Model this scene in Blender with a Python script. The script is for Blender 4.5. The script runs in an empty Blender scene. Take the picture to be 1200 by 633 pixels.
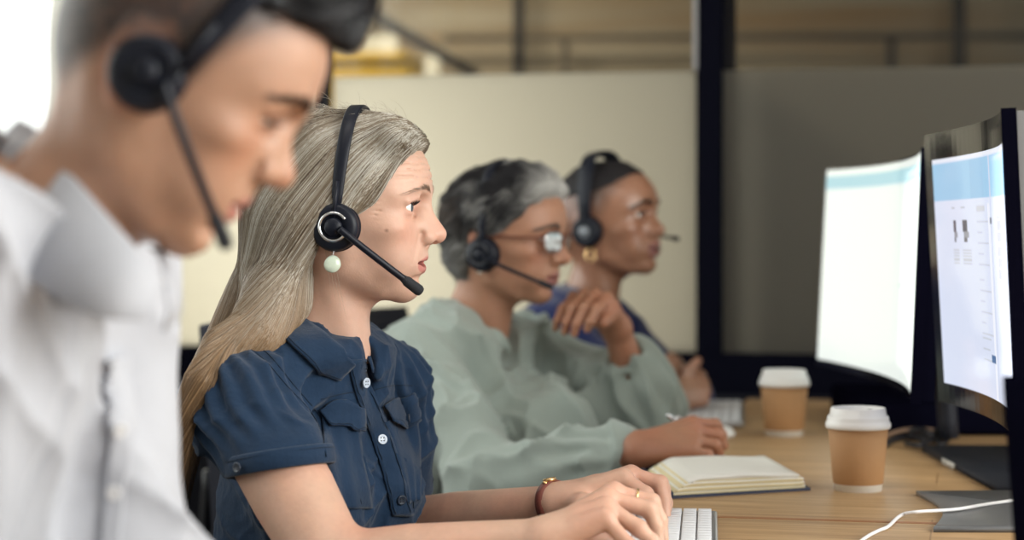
import bpy, math, random
import numpy as np
from mathutils import Vector, Matrix
from mathutils.bvhtree import BVHTree

rng = np.random.default_rng(7)
random.seed(7)
F = 2400.0            # focal length in pixels of the 1200 x 633 frame
HOR = 265.0           # row of the horizon
CAMZ = 1.092          # camera height (m); the desk top is at DESK
DESK = 0.74
V3 = lambda *a: np.array(a, float)


def P(x, y, Y):
    """photo pixel + distance -> point of the room"""
    return np.array([(x - 600.0) / F * Y, Y, CAMZ + (HOR - y) / F * Y])


COL = bpy.context.scene.collection

# ------------------------------------------------------------------ objects
def mesh_data(name, verts, faces, mat=None, smooth=True, col=None):
    me = bpy.data.meshes.new(name)
    verts = np.asarray(verts, float)
    if isinstance(faces, np.ndarray) and len(faces):
        n, k = faces.shape
        me.vertices.add(len(verts)); me.vertices.foreach_set('co', verts.ravel())
        me.loops.add(n * k); me.loops.foreach_set('vertex_index', faces.astype(np.int32).ravel())
        me.polygons.add(n)
        me.polygons.foreach_set('loop_start', np.arange(0, n * k, k, dtype=np.int32))
        me.polygons.foreach_set('loop_total', np.full(n, k, dtype=np.int32))
        me.update(calc_edges=True); me.validate()
    else:
        me.from_pydata([tuple(v) for v in verts], [], faces); me.update()
    me.polygons.foreach_set('use_smooth', np.full(len(me.polygons), bool(smooth)))
    if col is not None:
        a = me.color_attributes.new('col', 'FLOAT_COLOR', 'POINT')
        c = np.ones((len(me.vertices), 4)); c[:, :3] = col
        a.data.foreach_set('color', c.ravel())
    if mat is not None:
        me.materials.append(mat)
    return me


def root_of(o):
    while o.parent: o = o.parent
    return o


def part(name, vf, mat, parent, smooth=True, col=None, label=None):
    """a mesh given in room coordinates, linked as a child (or top level when parent is None)"""
    v, f = vf
    v = np.asarray(v, float)
    off = np.array(root_of(parent).location) if parent else np.zeros(3)
    me = mesh_data(name, v - off, f, mat, smooth, col)
    o = bpy.data.objects.new(name, me); COL.objects.link(o)
    if parent: o.parent = parent
    if label: o['label'] = label
    return o


def tag(o, label, cat, group=None, kind=None):
    if label: o['label'] = label
    if cat: o['category'] = cat
    if group: o['group'] = group
    if kind: o['kind'] = kind
    return o


def thing(name, label, cat, loc, group=None):
    o = bpy.data.objects.new(name, None); COL.objects.link(o)
    o.location = Vector([float(c) for c in loc]); o.empty_display_size = .05
    return tag(o, label, cat, group)


def whole(name, vf, mat, loc, label, cat, smooth=True, col=None, group=None):
    """a thing that is one mesh (its own origin at loc)"""
    v, f = vf
    me = mesh_data(name, np.asarray(v, float) - np.asarray(loc, float), f, mat, smooth, col)
    o = bpy.data.objects.new(name, me); COL.objects.link(o)
    o.location = Vector([float(c) for c in loc])
    return tag(o, label, cat, group)


def struct(name, vf, mat, smooth=False):
    o = part(name, vf, mat, None, smooth); o['kind'] = 'structure'
    return o


# ------------------------------------------------------------------ plain shapes
def merge(*vfs):
    vs, fs, n = [], [], 0
    for v, f in vfs:
        v = np.asarray(v, float); vs.append(v)
        fs += [tuple(int(i) + n for i in q) for q in f]; n += len(v)
    return np.vstack(vs), fs


def xf(vf, R=None, t=None):
    v, f = vf; v = np.asarray(v, float)
    if R is not None: v = v @ np.asarray(R, float).T
    if t is not None: v = v + np.asarray(t, float)
    return v, f


def rot(axis, deg):
    return np.array(Matrix.Rotation(math.radians(deg), 3, axis))


def box(lo, hi, bev=0.0):
    lo, hi = np.minimum(lo, hi).astype(float), np.maximum(lo, hi).astype(float)
    if bev <= 0:
        v = [(x, y, z) for x in (lo[0], hi[0]) for y in (lo[1], hi[1]) for z in (lo[2], hi[2])]
        return np.array(v), [(0, 1, 3, 2), (4, 6, 7, 5), (0, 4, 5, 1), (2, 3, 7, 6), (0, 2, 6, 4), (1, 5, 7, 3)]
    import bmesh
    bm = bmesh.new()
    bmesh.ops.create_cube(bm, size=1)
    for w in bm.verts:
        w.co = Vector([lo[i] + (w.co[i] + .5) * (hi[i] - lo[i]) for i in range(3)])
    bmesh.ops.bevel(bm, geom=bm.edges[:], offset=bev, segments=2, affect='EDGES', profile=.5)
    bm.verts.ensure_lookup_table()
    v = np.array([w.co[:] for w in bm.verts]); f = [tuple(q.index for q in fc.verts) for fc in bm.faces]
    bm.free()
    return v, f


def lathe(prof, seg=48, caps=True):
    """profile [(r,z)] around z"""
    v, f = [], []
    a = np.linspace(0, 2 * math.pi, seg, endpoint=False)
    for r, z in prof:
        v += [(r * math.cos(t), r * math.sin(t), z) for t in a]
    n = len(prof)
    for i in range(n - 1):
        for j in range(seg):
            k = (j + 1) % seg
            f.append((i * seg + j, i * seg + k, (i + 1) * seg + k, (i + 1) * seg + j))
    if caps:
        f.append(tuple(range(seg))[::-1]); f.append(tuple((n - 1) * seg + j for j in range(seg)))
    return np.array(v), f


def frames(pts):
    pts = np.asarray(pts, float)
    t = np.gradient(pts, axis=0); t /= np.linalg.norm(t, axis=1)[:, None] + 1e-12
    ref = V3(0, 0, 1) if abs(t[0][2]) < .9 else V3(1, 0, 0)
    n = np.cross(t[0], ref); n /= np.linalg.norm(n)
    N = [n]
    for i in range(1, len(pts)):
        n = N[-1] - t[i] * np.dot(N[-1], t[i]); n /= np.linalg.norm(n) + 1e-12; N.append(n)
    N = np.array(N)
    return t, N, np.cross(t, N)


def tube(pts, r, seg=10, caps=True, flat=None):
    """round (or flattened, flat = ratio) tube along a path; r scalar or per point"""
    pts = np.asarray(pts, float); m = len(pts)
    r = np.broadcast_to(np.asarray(r, float), (m,))
    t, N, B = frames(pts)
    a = np.linspace(0, 2 * math.pi, seg, endpoint=False)
    q = flat or 1.0
    v = (pts[:, None] + r[:, None, None] * (np.cos(a)[None, :, None] * N[:, None] + q * np.sin(a)[None, :, None] * B[:, None])).reshape(-1, 3)
    f = []
    for i in range(m - 1):
        for j in range(seg):
            k = (j + 1) % seg
            f.append((i * seg + j, i * seg + k, (i + 1) * seg + k, (i + 1) * seg + j))
    if caps:
        f.append(tuple(range(seg))[::-1]); f.append(tuple((m - 1) * seg + j for j in range(seg)))
    return v, f


def spline(pts, n=24):
    """Catmull-Rom through points"""
    p = np.asarray(pts, float)
    p = np.vstack([2 * p[0] - p[1], p, 2 * p[-1] - p[-2]])
    out = []
    m = len(p) - 3
    for i in range(m):
        for t in np.linspace(0, 1, max(2, n // m), endpoint=False):
            a, b, c, d = p[i:i + 4]
            out.append(.5 * ((2 * b) + (c - a) * t + (2 * a - 5 * b + 4 * c - d) * t * t + (3 * b - a - 3 * c + d) * t ** 3))
    out.append(p[-2])
    return np.array(out)


def ball(c, r, n=16, R=None):
    r = np.broadcast_to(np.asarray(r, float), (3,))
    pr = [(max(1e-4, math.sin(t)), -math.cos(t)) for t in np.linspace(0, math.pi, n)]
    v, f = lathe(pr, 2 * n)
    v = v * r
    return xf((v, f), R, c)


def sheet(grid, th):
    """closed slab from a grid of points (rows x cols x 3), thickness th along its normals"""
    g = np.asarray(grid, float)
    du = np.gradient(g, axis=1); dv = np.gradient(g, axis=0)
    n = np.cross(du, dv); n /= np.linalg.norm(n, axis=2)[..., None] + 1e-12
    R_, C_ = g.shape[:2]
    v = np.vstack([(g + n * th / 2).reshape(-1, 3), (g - n * th / 2).reshape(-1, 3)])
    o = R_ * C_
    f = []
    I = lambda i, j: i * C_ + j
    for i in range(R_ - 1):
        for j in range(C_ - 1):
            q = (I(i, j), I(i, j + 1), I(i + 1, j + 1), I(i + 1, j))
            f.append(q); f.append(tuple(o + k for k in q[::-1]))
    ring = [I(0, j) for j in range(C_)] + [I(i, C_ - 1) for i in range(1, R_)] + \
           [I(R_ - 1, j) for j in range(C_ - 2, -1, -1)] + [I(i, 0) for i in range(R_ - 2, 0, -1)]
    for k in range(len(ring)):
        a, b = ring[k], ring[(k + 1) % len(ring)]
        f.append((b, a, o + a, o + b))
    return v, f


# ------------------------------------------------------------------ implicit surfaces
def smin(a, b, k):
    if k <= 0: return np.minimum(a, b)
    h = np.maximum(k - np.abs(a - b), 0) / k
    return np.minimum(a, b) - h * h * k * .25


def smax(a, b, k): return -smin(-a, -b, k)


def hash3(i, j, k, s):
    n = (i * 374761393 + j * 668265263 + k * 2147483647 * 3 + s * 1274126177) & 0xFFFFFFFF
    n = ((n ^ (n >> 13)) * 1274126177) & 0xFFFFFFFF
    return ((n ^ (n >> 16)) & 0xFFFF) / 65535.0


def vnoise(p, s=0):
    """smooth value noise, -1..1, one cell per unit"""
    p = np.asarray(p, float)
    i = np.floor(p).astype(np.int64); f = p - i; f = f * f * (3 - 2 * f)
    r = 0
    for a in (0, 1):
        wa = f[..., 0] if a else 1 - f[..., 0]
        for b in (0, 1):
            wb = f[..., 1] if b else 1 - f[..., 1]
            for c in (0, 1):
                wc = f[..., 2] if c else 1 - f[..., 2]
                r = r + wa * wb * wc * hash3(i[..., 0] + a, i[..., 1] + b, i[..., 2] + c, s)
    return r * 2 - 1


def ridge(p, s=0):
    """soft fold pattern 0..1 (sharp crests)"""
    return 1 - np.abs(vnoise(p, s))


class S:
    """list of implicit operations; fn(points)->distance"""
    def __init__(s): s.ops = []

    def add(s, op, fn, lo, hi, k=0.0):
        s.ops.append((op, fn, np.asarray(lo, float), np.asarray(hi, float), k)); return s

    def u(s, prim, k=0.0): return s.add('u', *prim, k)
    def sub(s, prim, k=0.0): return s.add('s', *prim, k)
    def cut(s, prim, k=0.0): return s.add('i', *prim, k)
    def disp(s, fn, lo=(-9, -9, -9), hi=(9, 9, 9)): return s.add('d', fn, lo, hi, 0)

    def eval(s, p, ops=None):
        d = np.full(p.shape[:-1], 1.0)
        for op, fn, lo, hi, k in (s.ops if ops is None else ops):
            if op == 'd':
                d = d + fn(p)
            else:
                e = fn(p)
                if op == 'u': d = smin(d, e, k)
                elif op == 's': d = smax(d, -e, k)
                else: d = smax(d, e, k)
        return d

    def grad(s, p, e=8e-4):
        g = np.stack([s.eval(p + v) - s.eval(p - v) for v in np.eye(3) * e], -1)
        return g / (np.linalg.norm(g, axis=-1)[..., None] + 1e-12)

    def project(s, p, level=0.0, it=4):
        for _ in range(it):
            d = s.eval(p) - level
            p = p - s.grad(p) * d[..., None] * .9
        return p

    def mesh(s, h, lo=None, hi=None):
        us = [o for o in s.ops if o[0] == 'u']
        l = np.min([o[2] for o in us], 0) - 3 * h; u = np.max([o[3] for o in us], 0) + 3 * h
        if lo is not None: l = np.maximum(l, lo)
        if hi is not None: u = np.minimum(u, hi)
        B = 20
        nb = np.ceil((u - l) / (h * B)).astype(int)
        NX, NY, NZ = (nb * B + 2)
        cid = lambda i, j, k: ((i + 1) * (NY + 2) + (j + 1)) * (NZ + 2) + (k + 1)
        ids, vs, qs = [], [], []
        ar = np.arange(B + 1)
        diag = B * h * .87
        km = max(o[4] for o in s.ops) + .008
        for bi in range(nb[0]):
            for bj in range(nb[1]):
                for bk in range(nb[2]):
                    o = np.array([bi, bj, bk]) * B
                    bl = l + o * h; bh = bl + B * h
                    ops = [q for q in s.ops if np.all(q[2] - km <= bh) and np.all(q[3] + km >= bl)]
                    if not any(q[0] == 'u' for q in ops): continue
                    dc = s.eval(((bl + bh) / 2)[None], ops)[0]
                    if abs(dc) > 2.2 * diag + .02: continue
                    X, Y, Z = np.meshgrid(bl[0] + ar * h, bl[1] + ar * h, bl[2] + ar * h, indexing='ij')
                    d = s.eval(np.stack([X, Y, Z], -1), ops)
                    d = np.where(d == 0, 1e-9, d)
                    neg = d < 0
                    if neg.all() or not neg.any(): continue
                    c8 = [neg[a:B + a, b:B + b, c:B + c] for a in (0, 1) for b in (0, 1) for c in (0, 1)]
                    n8 = sum(x.astype(np.int8) for x in c8)
                    act = (n8 > 0) & (n8 < 8)
                    if act.any():
                        I, J, K = np.nonzero(act)
                        acc = np.zeros((len(I), 3)); cnt = np.zeros(len(I))
                        for ax in range(3):
                            oth = [q for q in range(3) if q != ax]
                            for a in (0, 1):
                                for b in (0, 1):
                                    s0 = [I, J, K]; off = np.zeros(3)
                                    s0[oth[0]] = s0[oth[0]] + a; s0[oth[1]] = s0[oth[1]] + b
                                    off[oth[0]] = a; off[oth[1]] = b
                                    s1 = list(s0); s1[ax] = s1[ax] + 1
                                    d0 = d[tuple(s0)]; d1 = d[tuple(s1)]
                                    m = (d0 < 0) != (d1 < 0)
                                    t = d0 / np.where(m, d0 - d1, 1)
                                    q = np.tile(off, (len(I), 1)); q[:, ax] = t
                                    acc += np.where(m[:, None], q, 0); cnt += m
                        v = bl + (np.stack([I, J, K], 1) + acc / cnt[:, None]) * h
                        ids.append(cid(I + o[0], J + o[1], K + o[2])); vs.append(v)
                    for ax in range(3):
                        e0 = [slice(0, B)] * 3; e1 = [slice(0, B)] * 3; e1[ax] = slice(1, B + 1)
                        a0, a1 = neg[tuple(e0)], neg[tuple(e1)]
                        I, J, K = np.nonzero(a0 != a1)
                        if not len(I): continue
                        fl = a0[I, J, K]
                        g = [I + o[0], J + o[1], K + o[2]]
                        b_, c_ = (ax + 1) % 3, (ax + 2) % 3
                        q = []
                        for db, dc_ in ((1, 1), (0, 1), (0, 0), (1, 0)):
                            gg = list(g); gg[b_] = gg[b_] - db; gg[c_] = gg[c_] - dc_
                            q.append(cid(*gg))
                        q = np.stack(q, 1)
                        q = np.where(fl[:, None], q, q[:, ::-1])
                        qs.append(q)
        ids = np.concatenate(ids); vs = np.concatenate(vs); qs = np.concatenate(qs)
        order = np.argsort(ids); ids = ids[order]; vs = vs[order]
        ix = np.clip(np.searchsorted(ids, qs), 0, len(ids) - 1)
        ok = (ids[ix] == qs).all(1)
        return vs, ix[ok]


def nrm(v):
    v = np.asarray(v, float); return v / np.linalg.norm(v)


def ell(c, r, R=None):
    c = np.asarray(c, float); r = np.broadcast_to(np.asarray(r, float), (3,))
    Rm = None if R is None else np.asarray(R, float)
    e = r if Rm is None else np.abs(Rm) @ r

    def fn(p):
        q = p - c
        if Rm is not None: q = q @ Rm
        k0 = np.linalg.norm(q / r, axis=-1); k1 = np.linalg.norm(q / (r * r), axis=-1)
        return k0 * (k0 - 1) / (k1 + 1e-9)
    return fn, c - e, c + e


def rc(a, b, ra, rb, R=None):
    a = np.asarray(a, float); b = np.asarray(b, float); ba = b - a; L = max(np.dot(ba, ba), 1e-12)

    def fn(p):
        pa = p - a
        t = np.clip(pa @ ba / L, 0, 1)
        return np.linalg.norm(pa - t[..., None] * ba, axis=-1) - (ra + (rb - ra) * t)
    m = max(ra, rb)
    return fn, np.minimum(a, b) - m, np.maximum(a, b) + m


def chain(pts, rs):
    pr = [rc(pts[i], pts[i + 1], rs[i], rs[i + 1]) for i in range(len(pts) - 1)]

    def fn(p):
        d = pr[0][0](p)
        for q in pr[1:]: d = np.minimum(d, q[0](p))
        return d
    return fn, np.min([q[1] for q in pr], 0), np.max([q[2] for q in pr], 0)


def slab(c, half, R=None, r=0.0):
    c = np.asarray(c, float); half = np.asarray(half, float)
    Rm = np.eye(3) if R is None else np.asarray(R, float)
    e = np.abs(Rm) @ half

    def fn(p):
        q = np.abs((p - c) @ Rm) - (half - r)
        return np.linalg.norm(np.maximum(q, 0), axis=-1) + np.minimum(q.max(-1), 0) - r
    return fn, c - e, c + e


def table(zs, vals, sig=.006):
    zs = np.asarray(zs, float); vals = np.asarray(vals, float)
    z = np.linspace(zs[0], zs[-1], 600)
    v = np.interp(z, zs, vals)
    dz = z[1] - z[0]
    k = np.exp(-.5 * (np.arange(-150, 151) * dz / sig) ** 2); k /= k.sum()
    v = np.convolve(np.pad(v, 150, mode='edge'), k, 'valid')
    return lambda q: np.interp(q, z, v)


def loft(zs, f, b, w, xc, nf, nb, ztop, zbot, sig=.006, kcap=.02):
    """stack of superelliptic sections: front x, back x, half width, exponents"""
    tf, tb, tw, tx = (table(zs, a, sig) for a in (f, b, w, xc))
    tn = table(zs, nf, sig)

    def fn(p):
        z = p[..., 2]
        F_, B_, W_, X_, n = tf(z), tb(z), tw(z), tx(z), tn(z)
        qx = p[..., 0] - X_; qy = np.abs(p[..., 1])
        dep = np.where(qx > 0, F_ - X_, X_ - B_)
        e = np.where(qx > 0, n, nb)
        r = ((np.abs(qx) / dep) ** e + (qy / W_) ** e + 1e-12) ** (1 / e)
        L = np.sqrt(qx * qx + qy * qy)
        d = np.where(r > .2, L * (1 - 1 / np.maximum(r, .2)), -np.minimum(W_, dep) * (1 - r))
        d = smax(d, z - ztop, kcap); d = smax(d, zbot - z, kcap)
        return d
    lo = V3(min(b), -max(w), zbot); hi = V3(max(f), max(w), ztop)
    return fn, lo, hi


def xform(prim, M):
    """implicit primitive of a local frame placed by the 4x4 matrix M (rigid)"""
    fn, lo, hi = prim
    R = M[:3, :3]; t = M[:3, 3]
    cs = np.array([(x, y, z) for x in (lo[0], hi[0]) for y in (lo[1], hi[1]) for z in (lo[2], hi[2])]) @ R.T + t
    return (lambda p: fn((p - t) @ R)), cs.min(0), cs.max(0)


def mat4(R, t):
    M = np.eye(4); M[:3, :3] = R; M[:3, 3] = t; return M


def app(M, p):
    return np.asarray(p, float) @ M[:3, :3].T + M[:3, 3]


def inv(M, p):
    return (np.asarray(p, float) - M[:3, 3]) @ M[:3, :3]


def ss(a, b, x):
    t = np.clip((x - a) / (b - a), 0, 1); return t * t * (3 - 2 * t)


# ------------------------------------------------------------------ strands
def strands(paths, rad, taper=.25, seg=3):
    """paths (n, m, 3) -> thin solid strands in one mesh"""
    paths = np.asarray(paths, float); n, m = paths.shape[:2]
    rad = np.broadcast_to(np.asarray(rad, float), (n,))
    t = np.gradient(paths, axis=1); t /= np.linalg.norm(t, axis=2)[..., None] + 1e-9
    N = np.zeros_like(t)
    ref = np.where(np.abs(t[:, 0, 2:3]) < .8, V3(0, 0, 1), V3(1, 0, 0))
    q = np.cross(t[:, 0], ref)
    for i in range(m):                                   # carried along the strand without twist
        q = q - t[:, i] * (q * t[:, i]).sum(1)[:, None]; q /= np.linalg.norm(q, axis=1)[:, None] + 1e-9
        N[:, i] = q
    Bn = np.cross(t, N)
    pr = np.linspace(0, 1, m)
    tp = np.where(pr < .7, 1, 1 - (pr - .7) / .3 * (1 - taper))
    r = rad[:, None] * tp[None]
    a = np.arange(seg) * 2 * math.pi / seg
    v = paths[:, :, None] + r[:, :, None, None] * (np.cos(a)[None, None, :, None] * N[:, :, None] + np.sin(a)[None, None, :, None] * Bn[:, :, None])
    base = (np.arange(n) * m * seg)[:, None, None] + (np.arange(m - 1) * seg)[None, :, None]
    j = np.arange(seg); k = (j + 1) % seg
    f = np.stack([base + j, base + k, base + seg + k, base + seg + j], -1).reshape(-1, 4)
    return v.reshape(-1, 3), f
# ------------------------------------------------------------------ materials
MAT = {}


def new_mat(name):
    m = bpy.data.materials.new(name); m.use_nodes = True
    nt = m.node_tree
    return m, nt, nt.nodes['Principled BSDF'], nt.nodes['Material Output']


def simple(name, col, rough=.5, metal=0.0, spec=.5, bump=None, coat=0, noise=None, alpha=None, emit=None):
    """noise = (scale, amount) colour mottling in object space; bump = (scale, strength)"""
    m, nt, b, out = new_mat(name)
    b.inputs['Base Color'].default_value = (*col, 1); b.inputs['Roughness'].default_value = rough
    b.inputs['Metallic'].default_value = metal; b.inputs['Specular IOR Level'].default_value = spec
    b.inputs['Coat Weight'].default_value = coat
    if emit:
        b.inputs['Emission Color'].default_value = (*emit[0], 1); b.inputs['Emission Strength'].default_value = emit[1]
    tc = nt.nodes.new('ShaderNodeTexCoord')
    if noise:
        n = nt.nodes.new('ShaderNodeTexNoise'); n.inputs['Scale'].default_value = noise[0]; n.inputs['Detail'].default_value = 4
        nt.links.new(tc.outputs['Object'], n.inputs['Vector'])
        mp = nt.nodes.new('ShaderNodeMapRange'); mp.inputs[3].default_value = 1 - noise[1]; mp.inputs[4].default_value = 1 + noise[1]
        nt.links.new(n.outputs['Fac'], mp.inputs[0])
        mx = nt.nodes.new('ShaderNodeVectorMath'); mx.operation = 'SCALE'; mx.inputs[0].default_value = col
        nt.links.new(mp.outputs[0], mx.inputs['Scale']); nt.links.new(mx.outputs[0], b.inputs['Base Color'])
    if bump:
        n = nt.nodes.new('ShaderNodeTexNoise'); n.inputs['Scale'].default_value = bump[0]; n.inputs['Detail'].default_value = 3
        nt.links.new(tc.outputs['Object'], n.inputs['Vector'])
        bp = nt.nodes.new('ShaderNodeBump'); bp.inputs['Strength'].default_value = bump[1]; bp.inputs['Distance'].default_value = .002
        nt.links.new(n.outputs['Fac'], bp.inputs['Height']); nt.links.new(bp.outputs[0], b.inputs['Normal'])
    MAT[name] = m
    return m


def skin(name, rough=.48, sss=.18, bump=.22):
    m, nt, b, out = new_mat(name)
    at = nt.nodes.new('ShaderNodeAttribute'); at.attribute_name = 'col'
    nt.links.new(at.outputs['Color'], b.inputs['Base Color'])
    b.inputs['Roughness'].default_value = rough; b.inputs['Specular IOR Level'].default_value = .45
    b.inputs['Subsurface Weight'].default_value = sss; b.inputs['Subsurface Radius'].default_value = (1, .35, .2)
    b.inputs['Subsurface Scale'].default_value = .006
    tc = nt.nodes.new('ShaderNodeTexCoord')
    n = nt.nodes.new('ShaderNodeTexNoise'); n.inputs['Scale'].default_value = 420; n.inputs['Detail'].default_value = 2
    nt.links.new(tc.outputs['Object'], n.inputs['Vector'])
    bp = nt.nodes.new('ShaderNodeBump'); bp.inputs['Strength'].default_value = bump; bp.inputs['Distance'].default_value = .0008
    nt.links.new(n.outputs['Fac'], bp.inputs['Height']); nt.links.new(bp.outputs[0], b.inputs['Normal'])
    MAT[name] = m


def vcol(name, rough=.5, spec=.5, metal=0, coat=0):
    """colour from the mesh's own attribute (strand to strand variation, iris, printed card)"""
    m, nt, b, out = new_mat(name)
    at = nt.nodes.new('ShaderNodeAttribute'); at.attribute_name = 'col'
    nt.links.new(at.outputs['Color'], b.inputs['Base Color'])
    b.inputs['Roughness'].default_value = rough; b.inputs['Specular IOR Level'].default_value = spec
    b.inputs['Metallic'].default_value = metal; b.inputs['Coat Weight'].default_value = coat
    MAT[name] = m


def cloth(name, col, thread=900, var=.10, bump=.25, rough=.85, sheen=.25):
    """woven cloth: fine crossing threads as bump plus faint tone variation"""
    m, nt, b, out = new_mat(name)
    b.inputs['Roughness'].default_value = rough; b.inputs['Specular IOR Level'].default_value = .2
    b.inputs['Sheen Weight'].default_value = sheen; b.inputs['Sheen Roughness'].default_value = .5
    tc = nt.nodes.new('ShaderNodeTexCoord')
    n = nt.nodes.new('ShaderNodeTexNoise'); n.inputs['Scale'].default_value = 130; n.inputs['Detail'].default_value = 6
    n.inputs['Roughness'].default_value = .7
    nt.links.new(tc.outputs['Object'], n.inputs['Vector'])
    n2 = nt.nodes.new('ShaderNodeTexNoise'); n2.inputs['Scale'].default_value = 14; n2.inputs['Detail'].default_value = 3
    nt.links.new(tc.outputs['Object'], n2.inputs['Vector'])
    ad = nt.nodes.new('ShaderNodeMath'); ad.operation = 'ADD'
    nt.links.new(n.outputs['Fac'], ad.inputs[0]); nt.links.new(n2.outputs['Fac'], ad.inputs[1])
    mp = nt.nodes.new('ShaderNodeMapRange'); mp.inputs[1].default_value = .5; mp.inputs[2].default_value = 1.5
    mp.inputs[3].default_value = 1 - var; mp.inputs[4].default_value = 1 + var
    nt.links.new(ad.outputs[0], mp.inputs[0])
    mx = nt.nodes.new('ShaderNodeVectorMath'); mx.operation = 'SCALE'; mx.inputs[0].default_value = col
    nt.links.new(mp.outputs[0], mx.inputs['Scale']); nt.links.new(mx.outputs[0], b.inputs['Base Color'])
    n3 = nt.nodes.new('ShaderNodeTexNoise'); n3.inputs['Scale'].default_value = thread; n3.inputs['Detail'].default_value = 1
    nt.links.new(tc.outputs['Object'], n3.inputs['Vector'])
    b1 = nt.nodes.new('ShaderNodeBump'); b1.inputs['Strength'].default_value = bump; b1.inputs['Distance'].default_value = .0006
    nt.links.new(n3.outputs['Fac'], b1.inputs['Height'])
    b2 = nt.nodes.new('ShaderNodeBump'); b2.inputs['Strength'].default_value = bump; b2.inputs['Distance'].default_value = .004
    nt.links.new(n.outputs['Fac'], b2.inputs['Height']); nt.links.new(b1.outputs[0], b2.inputs['Normal'])
    nt.links.new(b2.outputs[0], b.inputs['Normal'])
    MAT[name] = m


skin('skin'); skin('skin_sheen', rough=.31, sss=.10, bump=.12); MAT['skin_sheen'].node_tree.nodes['Principled BSDF'].inputs['Specular IOR Level'].default_value = .75; skin('skin_hand', rough=.45, sss=.15, bump=.35)
vcol('eye', .08, .6, coat=.5); vcol('hair', .42, .45); vcol('hair_soft', .6, .3)
simple('lash', (.012, .009, .008), .6)
simple('plastic', (.006, .008, .016), .42, spec=.28)
simple('leather', (.005, .006, .012), .6, spec=.2, bump=(600, .15))
simple('foam', (.012, .014, .020), .8, bump=(900, .4))
simple('chrome', (.75, .77, .80), .18, metal=1)
simple('gold', (.85, .58, .28), .25, metal=1)
cloth('trousers_dark', (.015, .016, .022), 700, .1, .2)
simple('shoe_black', (.012, .012, .014), .45)
simple('grey_ring', (.035, .038, .048), .35)
simple('hub_grey', (.22, .24, .27), .35)
# ------------------------------------------------------------------ heads
# head frame: origin between the ear canals, +x the way the face looks, +y the person's left, +z up (metres)
HZ = [-.090, -.084, -.074, -.060, -.045, -.030, -.012, .008, .028, .048, .072, .095, .12]
HF = [.066, .0815, .0875, .0905, .0930, .0975, .0975, .0965, .1000, .1030, .0985, .0830, .05]
HB = [.020, .010, .000, -.010, -.020, -.040, -.066, -.083, -.094, -.098, -.094, -.075, -.04]
HW = [.012, .024, .036, .0475, .0545, .0600, .0655, .0680, .0695, .0710, .0680, .0550, .03]
HX = [.045, .042, .036, .026, .018, .012, .008, .004, .000, -.006, -.008, -.004, .0]
HN = [2.0, 2.05, 2.15, 2.2, 2.25, 2.3, 2.35, 2.4, 2.5, 2.45, 2.3, 2.2, 2.1]


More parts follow.
